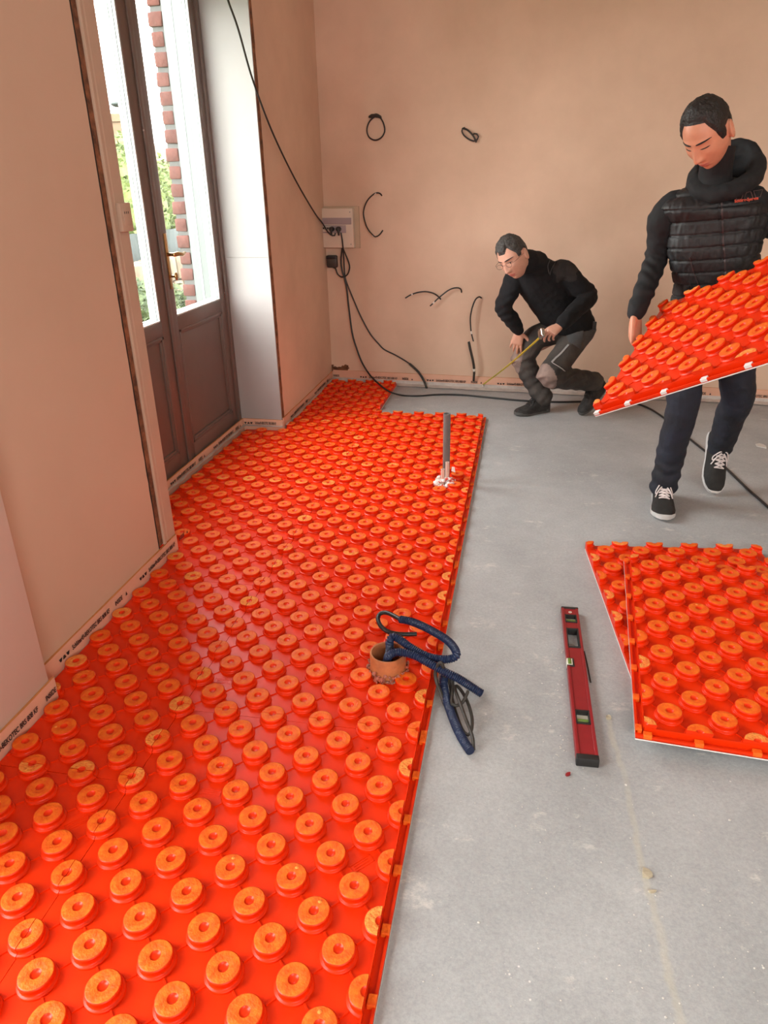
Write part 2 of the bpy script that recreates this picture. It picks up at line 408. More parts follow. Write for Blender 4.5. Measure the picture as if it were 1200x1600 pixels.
        for i in range(m - 2):
            for k in range(n):
                fs.append((1 + i * n + k, 1 + i * n + (k + 1) % n, 1 + (i + 1) * n + (k + 1) % n, 1 + (i + 1) * n + k))
        t = len(vs) - 1; b = 1 + (m - 2) * n
        fs += [(b + k, b + (k + 1) % n, t) for k in range(n)]
        return self.add(vs, fs, mi)
    def loft(self, secs, n=20, mi=0, sub=4):
        """secs: (centre, half_side, half_front, side_vector, front_vector[, power]) elliptical sections, smoothly interpolated"""
        C = [V(s[0]) for s in secs]
        cum = [0]
        for a, b in zip(C, C[1:]): cum.append(cum[-1] + max((b - a).length, 1e-6))
        q = []; 
        P = [2 * C[0] - C[1]] + C + [2 * C[-1] - C[-2]]
        R = []
        def ring(c, a, b, sv, fv, pw):
            out = []
            for k in range(n):
                t = 2 * PI * k / n; ct, st = math.cos(t), math.sin(t)
                out.append(c + sv * (a * math.copysign(abs(ct) ** (2 / pw), ct)) + fv * (b * math.copysign(abs(st) ** (2 / pw), st)))
            return out
        for i in range(len(C) - 1):
            p0, p1, p2, p3 = P[i:i + 4]
            for k in range(sub):
                t = k / sub; s0, s1 = secs[i], secs[i + 1]
                c = 0.5 * ((2 * p1) + (p2 - p0) * t + (2 * p0 - 5 * p1 + 4 * p2 - p3) * t * t + (3 * p1 - p0 - 3 * p2 + p3) * t ** 3)
                e = t * t * (3 - 2 * t) * 0.5 + t * 0.5
                R.append(ring(c, s0[1] * (1 - e) + s1[1] * e, s0[2] * (1 - e) + s1[2] * e, V(s0[3]).lerp(V(s1[3]), t), V(s0[4]).lerp(V(s1[4]), t),
                              (s0[5] if len(s0) > 5 else 2) * (1 - t) + (s1[5] if len(s1) > 5 else 2) * t))
        s = secs[-1]; R.append(ring(C[-1], s[1], s[2], V(s[3]), V(s[4]), s[5] if len(s) > 5 else 2))
        return self.rings(R, mi=mi)
    def mesh(self, name, mats, smooth=True, angle=40):
        me = bpy.data.meshes.new(name)
        me.from_pydata([tuple(p) for p in self.v], [], self.f)
        for m in (mats if isinstance(mats, (list, tuple)) else [mats]): me.materials.append(m)
        for p, mi in zip(me.polygons, self.m): p.material_index = mi
        bm = bmesh.new(); bm.from_mesh(me); bmesh.ops.recalc_face_normals(bm, faces=bm.faces); bm.to_mesh(me); bm.free()
        finish(me, smooth, angle)
        return me
    def build(self, name, mats, parent=None, smooth=True, angle=40, origin='base'):
        off = V((0, 0, 0))
        if parent is not None: off = wloc(parent)
        elif origin == 'base':
            xs = [p.x for p in self.v]; ys = [p.y for p in self.v]; zs = [p.z for p in self.v]
            off = V(((min(xs) + max(xs)) / 2, (min(ys) + max(ys)) / 2, min(zs)))
        self.v = [p - off for p in self.v]
        o = bpy.data.objects.new(name, self.mesh(name, mats, smooth, angle)); COL.objects.link(o)
        if parent is not None: o.parent = parent
        else: o.location = off
        return o

def finish(me, smooth=True, angle=40):
    if not smooth:
        for p in me.polygons: p.use_smooth = False
        return
    for p in me.polygons: p.use_smooth = True
    bm = bmesh.new(); bm.from_mesh(me)
    lim = math.radians(angle)
    for e in bm.edges:
        if len(e.link_faces) == 2 and e.calc_face_angle(0.0) > lim: e.smooth = False
    bm.to_mesh(me); bm.free()

def wloc(o):
    p = V(o.location)
    while o.parent is not None: o = o.parent; p = p + V(o.location)
    return p
def tag(o, label, cat, group=None, kind=None):
    o['label'] = label; o['category'] = cat
    if group: o['group'] = group
    if kind: o['kind'] = kind
    return o
def empty(name, loc):
    o = bpy.data.objects.new(name, None); COL.objects.link(o); o.location = loc; o.empty_display_size = 0.05
    return o
def struct(name, mb, mats, parent=None, smooth=False, label=None):
    o = mb.build(name, mats, parent, smooth=smooth)
    o['kind'] = 'structure'
    if label: o['label'] = label
    return o
def noisy(mb, amt, freq, i0=0):
    for i in range(i0, len(mb.v)):
        p = mb.v[i]; mb.v[i] = p + V(noise.noise_vector(p * freq)) * amt
    return mb
# ================================================================== the room
WX, FX, PX, DX = -1.495, -1.555, -1.425, -1.85      # wall planes: near wall, far wall, pier, door leaves
Z_C = 3.2
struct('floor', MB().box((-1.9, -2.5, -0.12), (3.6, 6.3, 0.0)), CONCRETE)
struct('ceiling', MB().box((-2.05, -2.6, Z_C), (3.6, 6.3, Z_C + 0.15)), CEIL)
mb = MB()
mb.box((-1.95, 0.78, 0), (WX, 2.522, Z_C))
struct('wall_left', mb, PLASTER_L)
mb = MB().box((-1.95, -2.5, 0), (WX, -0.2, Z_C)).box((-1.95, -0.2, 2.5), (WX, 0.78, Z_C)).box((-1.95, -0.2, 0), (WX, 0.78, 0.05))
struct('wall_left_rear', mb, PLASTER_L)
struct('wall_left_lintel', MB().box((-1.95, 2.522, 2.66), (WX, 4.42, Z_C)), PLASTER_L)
mb = MB().bevbox((WX - 0.02, 0.80, 0.0), (PX, 1.635, Z_C), 0.006)
struct('wall_left_pier', mb, PIER, smooth=True)
mb = MB().box((-2.0, 4.43, 0), (FX, 6.1, Z_C))
struct('wall_left_far', mb, PLASTER)
bw = lambda x, off=0.0: BACK_Y - BACK_S * x - off
mb = MB().prism([(-2.0, bw(-2.0)), (3.6, bw(3.6)), (3.6, bw(3.6) + 0.3), (-2.0, bw(-2.0) + 0.3)], 0, Z_C)
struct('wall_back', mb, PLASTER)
struct('wall_right', MB().box((3.4, -2.5, 0), (3.6, 6.3, Z_C)), PLASTER)
mb = MB().box((-1.95, -2.6, 0), (0.2, -2.4, Z_C)).box((3.0, -2.6, 0), (3.6, -2.4, Z_C)).box((0.2, -2.6, 0), (3.0, -2.4, 1.7)).box((0.2, -2.6, 2.9), (3.0, -2.4, Z_C))
struct('wall_front', mb, PLASTER)
# plasterboard reveal on the far side of the door recess
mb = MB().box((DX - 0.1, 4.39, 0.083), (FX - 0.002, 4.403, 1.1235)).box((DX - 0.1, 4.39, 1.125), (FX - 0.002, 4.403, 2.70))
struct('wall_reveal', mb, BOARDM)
# broken plaster edge between reveal board and far wall
mb = MB(); R = []
for i in range(90):
    z = 0.06 + (2.66 - 0.06) * i / 89
    a = noise.noise(V((3.1, 0, z * 9))) * 0.006 + noise.noise(V((9.1, 0, z * 31))) * 0.004
    b = noise.noise(V((7.7, 2, z * 11))) * 0.008 + noise.noise(V((1.3, 2, z * 37))) * 0.005
    R.append([V((FX - 0.03, 4.404, z)), V((FX - 0.012 + a, 4.402, z)), V((FX + 0.001 + a * 0.4, 4.418 + b, z)), V((FX + 0.0015, 4.438 + b, z)), V((FX - 0.03, 4.45, z))])
mb.rings(R)
struct('trim_1', mb, RAGGED, smooth=True, label='broken brown plaster edge beside the reveal board')
# near side: broken brown strip, dark gap and beige casing
mb = MB(); R = []
for i in range(100):
    z = 0.10 + (2.66 - 0.10) * i / 99
    a = noise.noise(V((5.1, 0, z * 12))) * 0.006 + noise.noise(V((2.1, 0, z * 33))) * 0.003
    b = noise.noise(V((4.7, 2, z * 14))) * 0.005
    R.append([V((WX - 0.05, 2.515, z)), V((WX - 0.004 + b, 2.524 + a, z)), V((WX + 0.0005, 2.534 + a * 0.5, z)), V((WX - 0.001, 2.562, z)), V((WX - 0.05, 2.565, z))])
mb.rings(R)
struct('trim_2', mb, RAGGED, smooth=True, label='raw brown timber edge beside the door casing')
mb = MB(); R = []
for i in range(80):
    z = 0.08 + 2.55 * i / 79
    a = abs(noise.noise(V((5.1, 8, z * 10)))) * 0.006
    R.append([V((WX + 0.001, 2.5195 - a, z)), V((WX + 0.0016, 2.5245, z)), V((WX - 0.02, 2.5245, z)), V((WX - 0.02, 2.5195 - a, z))])
mb.rings(R)
struct('trim_3', mb, DARKGAP, label='dark gap between plaster and casing')
mb = MB()
prof = [(WX - 0.36, 2.560), (WX + 0.004, 2.560), (WX + 0.008, 2.566), (WX + 0.008, 2.578), (WX + 0.003, 2.584), (WX + 0.002, 2.592), (WX + 0.004, 2.600), (WX + 0.004, 2.664), (WX + 0.000, 2.672), (WX - 0.012, 2.677), (WX - 0.36, 2.677)]
mb.prism(prof, 0.095, 2.66)
struct('trim_4', mb, CASING, label='beige moulded door casing')
# ------------------------------------------------------------------ glazed double door
mb = MB()
for lo, hi in (((DX - 0.07, 2.68, 0.0), (DX + 0.012, 2.86, 2.66)), ((DX - 0.07, 4.352, 0.0), (DX + 0.012, 4.392, 2.66)), ((DX - 0.07, 2.86, 2.60), (DX + 0.012, 4.352, 2.66))):
    mb.bevbox(lo, hi, 0.006)
struct('trim_5', mb, TAUPE, smooth=True, label='taupe door frame')
mb = MB().box((-2.0, 2.60, 0.0), (DX - 0.0, 4.42, 0.055))
struct('trim_6', mb, CONCRETE, label='door threshold')

def leaf(name, y0, y1, g0, g1, handle):
    z0, z1, gz0, gz1 = 0.06, 2.60, 0.885, 2.50
    xb, xf = DX - 0.045, DX
    mb = MB()
    b = 0.004
    mb.bevbox((xb, y0, z0), (xf, g0, z1), b).bevbox((xb, g1, z0), (xf, y1, z1), b)                 # stiles
    mb.bevbox((xb, g0 - 0.004, z0), (xf, g1 + 0.004, z0 + 0.10), b)                                   # bottom rail
    mb.bevbox((xb, g0 - 0.004, gz0 - 0.075), (xf, g1 + 0.004, gz0), b).bevbox((xb, g0 - 0.004, gz1), (xf, g1 + 0.004, z1), b)
    o = mb.build(name, TAUPE); o['kind'] = 'structure'
    # kick panel with mouldings
    k = MB(); k.box((xb + 0.012, g0 - 0.002, z0 + 0.09), (xf - 0.016, g1 + 0.002, gz0 - 0.07))
    k.build('kick_panel', TAUPE, o)
    mo = MB()
    a0, a1, c0, c1 = g0 - 0.001, g1 + 0.001, z0 + 0.098, gz0 - 0.073
    for w, x in ((0.030, xf - 0.004), (0.018, xf + 0.002)):
        mo.bevbox((xf - 0.02, a0, c0), (x, a0 + w, c1), 0.003).bevbox((xf - 0.02, a1 - w, c0), (x, a1, c1), 0.003)
        mo.bevbox((xf - 0.02, a0, c0), (x, a1, c0 + w), 0.003).bevbox((xf - 0.02, a0, c1 - w), (x, a1, c1), 0.003)
    mo.build('panel_moulding', TAUPE, o)
    # white glazing beads and outer white lining
    bd = MB()
    for (w, xa, xz) in ((0.008, xf - 0.017, xf - 0.003), (0.012, xf - 0.033, xf - 0.019), (0.016, xf - 0.052, xf - 0.035)):
        bd.bevbox((xa, g0, gz0), (xz, g0 + w, gz1), 0.002).bevbox((xa, g1 - w, gz0), (xz, g1, gz1), 0.002)
        bd.bevbox((xa, g0, gz0), (xz, g1, gz0 + w), 0.002).bevbox((xa, g0, gz1 - w), (xz, g1, gz1), 0.002)
    bd.build('glazing_bead', WHITEP, o)
    gs = MB()
    for x in (xf - 0.018, xf - 0.034):
        gs.box((x - 0.001, g1 - 0.0115, gz0 + 0.01), (x + 0.001, g1 - 0.001, gz1)).box((x - 0.001, g0 + 0.001, gz0 + 0.01), (x + 0.001, g0 + 0.0165, gz1))
    gs.build('gasket', GREYSEAL, o)
    MB().box((xf - 0.030, g0 + 0.004, gz0 + 0.004), (xf - 0.026, g1 - 0.004, gz1 - 0.004)).build('glass_pane', GLASS, o)
    if handle:
        pl = MB().bevbox((xf - 0.001, g0 - 0.040, 1.03), (xf + 0.005, g0 - 0.010, 1.31), 0.004)
        ho = pl.build('lock_plate', BRASS, o)
        lv = MB(); yc = g0 - 0.024
        lv.tube([(xf + 0.002, yc, 1.205), (xf + 0.045, yc, 1.205)], 0.009, 12)
        lv.tube([(xf + 0.045, yc - 0.008, 1.205), (xf + 0.050, yc + 0.03, 1.206), (xf + 0.050, yc + 0.075, 1.200), (xf + 0.046, yc + 0.115, 1.206)], [0.011, 0.012, 0.011, 0.006], 12, step=0.01, ends=True)
        lv.build('lever_handle', BRASS, ho)
        kn = MB(); kn.tube([(xf + 0.002, yc, 1.095), (xf + 0.03, yc, 1.095)], 0.006, 10); kn.ball((xf + 0.036, yc, 1.095), (0.008, 0.014, 0.022))
        kn.build('thumb_turn', BRASS, ho)
    return o
d1 = leaf('door_1', 2.862, 3.602, 2.955, 3.492, False)
d2 = leaf('door_2', 3.606, 4.350, 3.680, 4.280, True)
MB().bevbox((DX - 0.001, 3.572, 0.07), (DX + 0.012, 3.607, 2.59), 0.005).build('astragal', TAUPE, d1)
MB().bevbox((DX + 0.0, 4.345, 0.93), (DX + 0.016, 4.358, 1.02), 0.003).build('hinge', TAUPE, d2)
# a window of the same wall, behind the camera's left shoulder
mb = MB()
for y0, y1 in ((-0.2, -0.13), (0.71, 0.78)): mb.box((DX - 0.05, y0, 0.05), (DX, y1, 2.5))
mb.box((DX - 0.05, -0.2, 2.43), (DX, 0.78, 2.5)).box((DX - 0.05, -0.2, 0.05), (DX, 0.78, 0.20))
w1 = struct('window_1', mb, TAUPE); MB().box((DX - 0.03, -0.16, 0.12), (DX - 0.026, 0.74, 2.46)).build('glass_pane', GLASS, w1)
mb = MB()  # unseen window added behind the camera, placed high to fill the walls with light
for x0, x1 in ((0.2, 0.28), (1.56, 1.64), (2.92, 3.0)): mb.box((x0, -2.53, 1.7), (x1, -2.48, 2.9))
mb.box((0.2, -2.53, 1.7), (3.0, -2.48, 1.78)).box((0.2, -2.53, 2.82), (3.0, -2.48, 2.9))
w2 = struct('fill_window', mb, WHITEP); MB().box((0.25, -2.51, 1.74), (2.95, -2.506, 2.86)).build('glass_pane', GLASS, w2)

# small hole in the back wall foot near the corner
hp = [onb(*p, 0.002) for p in ((518, 570), (522, 573), (530, 574), (536, 572), (541, 570), (544, 571), (545, 575), (543, 579), (536, 580), (526, 579), (518, 580))]
hc = sum(hp, V()) / len(hp)
mb = MB(); mb.add(hp, [tuple(range(len(hp)))]); mb.add([p + BACK_N * 0.0015 for p in hp], [tuple(range(len(hp)))])
for k in range(9):
    c = hp[k] .lerp(hc, 0.12) - BACK_N * 0.001; mb.ball(c, (0.010 + random.random() * 0.008, 0.003, 0.005 + random.random() * 0.005), n=8, m=6)
struct('trim_7', mb, [RAGGED], smooth=True, label='broken hole at the foot of the back wall')

# ================================================================== outside
struct('ground_outside', MB().box((-60, -30, -0.6), (-1.96, 70, -0.45)), LAWN)
y_b = 4.43
bx0 = ony(267, 300, y_b).x; bx1 = ony(290, 300, y_b).x
# white painted outer lining with shutter rail
mb = MB().box((bx1 + 0.004, y_b - 0.035, 0.0), (-1.90, y_b + 0.2, 2.9))
struct('trim_8', mb, LINING, label='white painted outer door lining')
gx = ony(300, 300, y_b - 0.036).x
struct('trim_9', MB().box((gx - 0.006, y_b - 0.0375, 0.0), (gx + 0.006, y_b - 0.034, 2.9)), GREYSEAL, label='grey shutter groove in the white lining')
# brick jamb
mb = MB().box((bx0 + 0.012, y_b + 0.004, -0.45), (bx1 - 0.002, y_b + 0.45, 3.0))
bp = mb.build('brick_pillar', JOINT, smooth=False)
tag(bp, 'red brick door jamb seen through the right glass pane', 'pillar')
bk = MB()
for i in range(34):
    z = -0.40 + i * 0.0985
    rnd = random.Random(i)
    i0 = len(bk.v)
    bk.bevbox((bx0 + rnd.uniform(-0.006, 0.006), y_b - 0.004 + rnd.uniform(-0.004, 0.003), z), (bx1 - rnd.uniform(0.006, 0.02), y_b + 0.44, z + 0.074), 0.008)
    noisy(bk, 0.004, 38, i0)
bk.build('brick_course', BRICK, bp)

def leafy(name, c, r, m, seed, n=260, leaf=0.14):
    rnd = random.Random(seed); mb = MB()
    for k in range(n):
        while True:
            d = V((rnd.uniform(-1, 1), rnd.uniform(-1, 1), rnd.uniform(-1, 1)))
            if 0.2 < d.length < 1: break
        d = d.normalized() * rnd.uniform(0.72, 1.05)
        p = V((c[0] + d.x * r[0], c[1] + d.y * r[1], c[2] + d.z * r[2]))
        if p.z < -0.44: continue
        for q in range(5):
            a = rnd.uniform(0, 2 * PI); t = rnd.uniform(-0.7, 0.9); s = leaf * rnd.uniform(0.6, 1.3)
            u = V((math.cos(a), math.sin(a), t)).normalized() * s; w = u.orthogonal().normalized() * s * 0.28
            o = p + V((rnd.uniform(-1, 1), rnd.uniform(-1, 1), rnd.uniform(-1, 1))) * leaf
            mb.add([o, o + u * 0.5 + w, o + u, o + u * 0.5 - w], [(0, 1, 2, 3)])
    mb.ball(c, (r[0] * 0.82, r[1] * 0.82, r[2] * 0.82), n=20, m=14)
    return mb.build(name, m, smooth=False)
def far(px, py, x): return onx(px, py, x)
# a band of hedge beyond the terrace
for k, (px, py, rx, ry, rz) in enumerate(((190, 322, 0.5, 0.72, 1.0), (228, 335, 0.45, 0.50, 0.95), (264, 345, 0.5, 0.62, 0.95))):
    p = far(px, py, -6.2)
    tag(leafy('hedge_shrub', (p.x, p.y, p.z), (rx, ry, rz), LEAF, 20 + k, n=420, leaf=0.10),
        ['tall yellow-green shrub seen through the left glass pane', 'yellow-green shrub behind the meeting stiles of the door', 'yellow-green shrub seen through the right pane beside the bricks'][k], 'shrub')
for k, (px, py, r) in enumerate(((236, 492, 0.26), (212, 478, 0.26), (258, 470, 0.22), (274, 500, 0.26))):
    p = far(px, py, -4.4)
    tag(leafy('low_bush', (p.x, p.y, max(p.z, -0.2)), (r, r * 1.2, r), LEAF2, 40 + k, n=160, leaf=0.08),
        ['low dark bush at the bottom of the left glass pane', 'low bush below the stone wall at the left edge of the left pane', 'low bush seen behind the lock of the right leaf', 'low bush at the bottom left of the right pane'][k], 'bush')
a = far(196, 436, -5.2); b = far(300, 440, -5.2)
mb = MB()
for i in range(16):
    for j in range(3):
        y = a.y - 1.5 + i * 0.33 + (j % 2) * 0.15; z = -0.45 + (a.z + 0.62) * j / 3 
        mb.bevbox((-5.45, y, z), (-5.15, y + 0.31, z + (a.z + 0.62) / 3 - 0.02), 0.03)
noisy(mb, 0.02, 5)
tag(mb.build('stone_wall', STONE), 'low yellow stone garden wall below the shrubs', 'wall')
c = far(215, 398, -5.5); d = far(290, 400, -5.5)
mb = MB()
for i in range(30):
    y = c.y - 1.4 + i * 0.13
    mb.add([V((-5.62, y, c.z - 0.28)), V((-5.62, y + 0.13, c.z - 0.28)), V((-5.64 + 0.03 * math.sin(i), y + 0.13, c.z + 0.27)), V((-5.64 + 0.03 * math.sin(i - 1), y, c.z + 0.27))], [(0, 1, 2, 3)])
fo = mb.build('mesh_fence', NET, smooth=False); tag(fo, 'grey mesh fence panel between shrubs and stone wall', 'fence')
pm = MB()
for i in range(4): pm.box((-5.71, c.y - 1.2 + i * 1.1, -0.45), (-5.66, c.y - 1.13 + i * 1.1, c.z + 0.3))
pm.build('fence_post', TIMBER, fo)
# far house with chimney
h0 = far(178, 205, -14); h1 = far(207, 190, -14)
ho = empty('house', (-15, h0.y + 1, -0.45)); tag(ho, 'distant pale brick house with a tall chimney and slate roof', 'house')
zt = far(190, 203, -14).z
MB().box((-18, h0.y - 4, -0.45), (-14, h1.y + 0.6, zt - 1.0)).build('house_wall', HOUSEB, ho, smooth=False)
mb = MB().add([V((-18.3, h0.y - 4.2, zt - 1.1)), V((-13.8, h0.y - 4.2, zt - 1.1)), V((-16, h0.y - 4.2, zt)), V((-18.3, h1.y - 0.3, zt - 1.1)), V((-13.8, h1.y - 0.3, zt - 1.1)), V((-16, h1.y - 0.3, zt))],
              [(0, 1, 2), (3, 5, 4), (1, 4, 5, 2), (0, 2, 5, 3), (0, 3, 4, 1)])
mb.build('roof', ROOFT, ho, smooth=False)
q0 = far(184, 290, -13.9); q1 = far(199, 178, -13.9)
ch = MB().box((-14.4, q1.y - 0.9, -0.45), (-13.9, q1.y + 0.55, far(190, 205, -13.9).z)).box((-14.35, q1.y - 0.30, 0), (-13.95, q1.y + 0.45, q1.z)).box((-14.42, q1.y - 0.36, q1.z - 0.25), (-13.88, q1.y + 0.5, q1.z - 0.1)).build('chimney', HOUSEB, ho, smooth=False)
cc = MB(); cc.box((-14.2, q1.y + 0.0, q1.z), (-14.1, q1.y + 0.08, q1.z + 0.28)); cc.ball((-14.15, q1.y + 0.05, q1.z + 0.3), (0.3, 0.36, 0.1)); cc.build('chimney_cowl', NET, ch)
r0 = far(243, 222, -22)
h2 = empty('cottage', (-24, r0.y + 2.5, -0.45)); tag(h2, 'distant house with a red tiled roof behind the shrubs', 'house')
MB().box((-27, r0.y - 1.2, -0.45), (-22.4, r0.y + 9, r0.z - 0.9)).build('house_wall', HOUSEB, h2, smooth=False)
MB().add([V((-27.2, r0.y - 1.4, r0.z - 1)), V((-22.1, r0.y - 1.4, r0.z - 1)), V((-24.5, r0.y - 1.4, r0.z + 0.1)), V((-27.2, r0.y + 9.2, r0.z - 1)), V((-22.1, r0.y + 9.2, r0.z - 1)), V((-24.5, r0.y + 9.2, r0.z + 0.1))],
         [(0, 1, 2), (3, 5, 4), (1, 4, 5, 2), (0, 2, 5, 3), (0, 3, 4, 1)]).build('roof', ROOFR, h2, smooth=False)
# ================================================================== edge insulation strips
def text_mesh(s, size, name='printed_text'):
    cu = bpy.data.curves.new('t', 'FONT'); cu.body = s; cu.size = size; cu.extrude = 0.0002; cu.offset = 0.0005
    ob = bpy.data.objects.new('t', cu); COL.objects.link(ob)
    dg = bpy.context.evaluated_depsgraph_get(); dg.update()
    me = bpy.data.meshes.new_from_object(ob.evaluated_get(dg)); me.name = name
    bpy.data.objects.remove(ob); bpy.data.curves.remove(cu)
    return me
TXT = {}
def put_text(s, size, origin, right, up, parent, name='printed_text', m=INK, squash=1.0):
    k = (s, size)
    if k not in TXT: TXT[k] = text_mesh(s, size); TXT[k].materials.clear(); TXT[k].materials.append(m)
    me = TXT[k] if m is INK else text_mesh(s, size)
    if m is not INK: me.materials.clear(); me.materials.append(m)
    o = bpy.data.objects.new(name, me); COL.objects.link(o); o.parent = parent
    right, up = V(right).normalized(), V(up).normalized(); n = right.cross(up)
    R = Matrix((right * squash, up, n)).transposed().to_4x4()
    R.translation = V(origin) - wloc(parent)
    o.matrix_local = R
    return o
def strip_run(p0, p1, into, label, marks=(), zt=0.092, zb=0.0, film=True, seed=0, top_mat=True):
    """upright foam strip from p0 to p1 (floor points on the wall line), 'into' points into the room"""
    p0, p1, into = V(p0), V(p1), V(into).normalized()
    d = (p1 - p0); L = d.length; d.normalize()
    th = 0.009; n = max(2, int(L / 0.05)); R = []
    for i in range(n + 1):
        q = p0 + d * (L * i / n)
        w = 0.0025 * noise.noise(V((i * 0.33, seed * 3.7, 0))); h = zt + 0.003 * noise.noise(V((i * 0.2, seed * 5.1, 3)))
        a = q + into * 0.0008; b = q + into * (th + w)
        R.append([V((a.x, a.y, zb)), V((b.x, b.y, zb)), V((b.x, b.y, h)), V((a.x, a.y, h))])
    mb = MB(); vs = [p for r in R for p in r]; fs = []; ms = []
    for i in range(n):
        for k in range(4):
            fs.append((i * 4 + k, i * 4 + (k + 1) % 4, i * 4 + 4 + (k + 1) % 4, i * 4 + 4 + k)); ms.append(1 if k == 2 else 0)
    fs += [(3, 2, 1, 0), (n * 4, n * 4 + 1, n * 4 + 2, n * 4 + 3)]; ms += [0, 0]
    mb.v = vs; mb.f = fs; mb.m = ms
    o = mb.build('edge_insulation_strip', [STRIP, STRIPTOP], smooth=False)
    tag(o, label, 'edge strip')
    if film:
        f = MB(); R = []
        m = max(6, int(L / 0.02)); 
        for i in range(m + 1):
            q = p0 + d * (L * i / m)
            t = noise.noise(V((i * 0.16, seed * 2.3, 1))); t2 = noise.noise(V((i * 0.45, seed * 1.7, 2)))
            w = (0.016 + 0.012 * t + 0.006 * t2) if isinstance(film, float) else (0.034 + 0.016 * t + 0.010 * t2)
            a = q + into * (th + 0.003); b = q + into * (th + 0.010 + 0.003 * t2); c = q + into * (th + 0.012 + w)
            zl = film if isinstance(film, float) else 0.004
            R.append([V((a.x, a.y, zt * 0.42)), V((b.x, b.y, max(zl + 0.004, zt * 0.2))), V((c.x, c.y, zl + 0.003 + 0.006 * max(0, t2)))])
        vs = [p for r in R for p in r]; fs = []
        for i in range(m):
            for k in range(2): fs.append((i * 3 + k, i * 3 + k + 1, i * 3 + 4 + k, i * 3 + 3 + k))
        f.add(vs, fs); f.build('film_apron', FILM, o)
    rt = into.cross(V((0, 0, 1))) * -1.0        # reading direction seen from the room
    for (pos, s, size, zb_, sq) in marks:
        q = V(pos) + into * (th + 0.003 - (V(pos) - p0).dot(into)); q.z = zb_
        if s == 'LOGO':
            for k in range(3):
                c = q + rt * (k * size * 1.05) + into * 0.0006; h = size * 0.62; w = size * 0.46
                sg = -1 if k == 1 else 1
                g = MB().prism([(-w, sg * h / 2), (w, sg * h / 2), (w * 0.35, -sg * h / 2), (-w * 0.35, -sg * h / 2)], -0.0003, 0.0003,
                               T=Matrix.Translation(c + V((0, 0, h / 2))) @ Matrix((rt, V((0, 0, 1)), into)).transposed().to_4x4())
                g.build('printed_logo', INK, o, smooth=False)
        elif s == 'UP':
            c = q + into * 0.0006
            g = MB().prism([(-size * .25, 0), (0, size * .6), (size * .25, 0)], -0.0003, 0.0003, T=Matrix.Translation(c) @ Matrix((rt, V((0, 0, 1)), into)).transposed().to_4x4())
            g.build('printed_arrow', INK, o, smooth=False)
        else:
            put_text(s, size, q + into * 0.0008, rt, (0, 0, 1), o, squash=sq)
    return o
BRS = 'Schlüter®-BEKOTEC BRS 808 KF'
def marks_along(f, starts, z, size=0.0255, sq=0.69, rev=1):
    out = []
    for s in starts:
        out += [(f(s), 'LOGO', 0.020, z, 1), (f(s + 0.068), BRS, size, z, sq), (f(s + 0.352), 'INSIDE', size, z, sq), (f(s + 0.435), 'UP', size, z, 1)]
    return out
# left wall, seen facing -X: reading direction runs away from the camera (+Y)
strip_run((WX, 1.636, 0), (WX, 2.665, 0), (1, 0, 0), 'peach foam strip along the bare wall left of the door casing',
          marks_along(lambda s: V((WX, s, 0)), (1.775, 2.325), 0.052), film=False, seed=1)
strip_run((PX, 0.82, 0), (PX, 1.650, 0), (1, 0, 0), 'peach foam strip around the white pier at the left edge',
          marks_along(lambda s: V((PX, s, 0)), (0.70, 1.235), 0.046)[:-1], film=False, seed=2)
# door sill, reveal, far wall
strip_run((DX + 0.014, 2.68, 0), (DX + 0.014, 4.388, 0), (1, 0, 0), 'peach foam strip along the foot of the taupe double door',
          marks_along(lambda s: V((DX + 0.014, s, 0)), (3.30, 3.88), 0.050), zt=0.085, film=0.045, seed=3)
strip_run((DX + 0.026, 4.389, 0), (FX + 0.008, 4.389, 0), (0, -1, 0), 'peach foam strip under the white reveal board',
          marks_along(lambda s: V((s, 4.389, 0)), (-1.81,), 0.052, sq=0.42)[:2], zt=0.085, film=0.045, seed=4)
strip_run((FX, 4.40, 0), (FX, bw(FX) - 0.012, 0), (1, 0, 0), 'peach foam strip along the far left wall beyond the door',
          marks_along(lambda s: V((FX, s, 0)), (4.55, 5.15), 0.052), film=0.045, seed=5)
def on_back(s): return V((s, bw(s), 0))
strip_run(on_back(FX + 0.012), on_back(3.39), -BACK_N, 'long peach foam strip along the back wall behind both men',
          [(on_back(-1.54), 'INSIDE', 0.024, 0.050, 0.72)] + marks_along(on_back, (-1.30, -0.735, -0.165, 0.40, 0.97, 1.54, 2.1), 0.050), zt=0.104, film=True, seed=6)

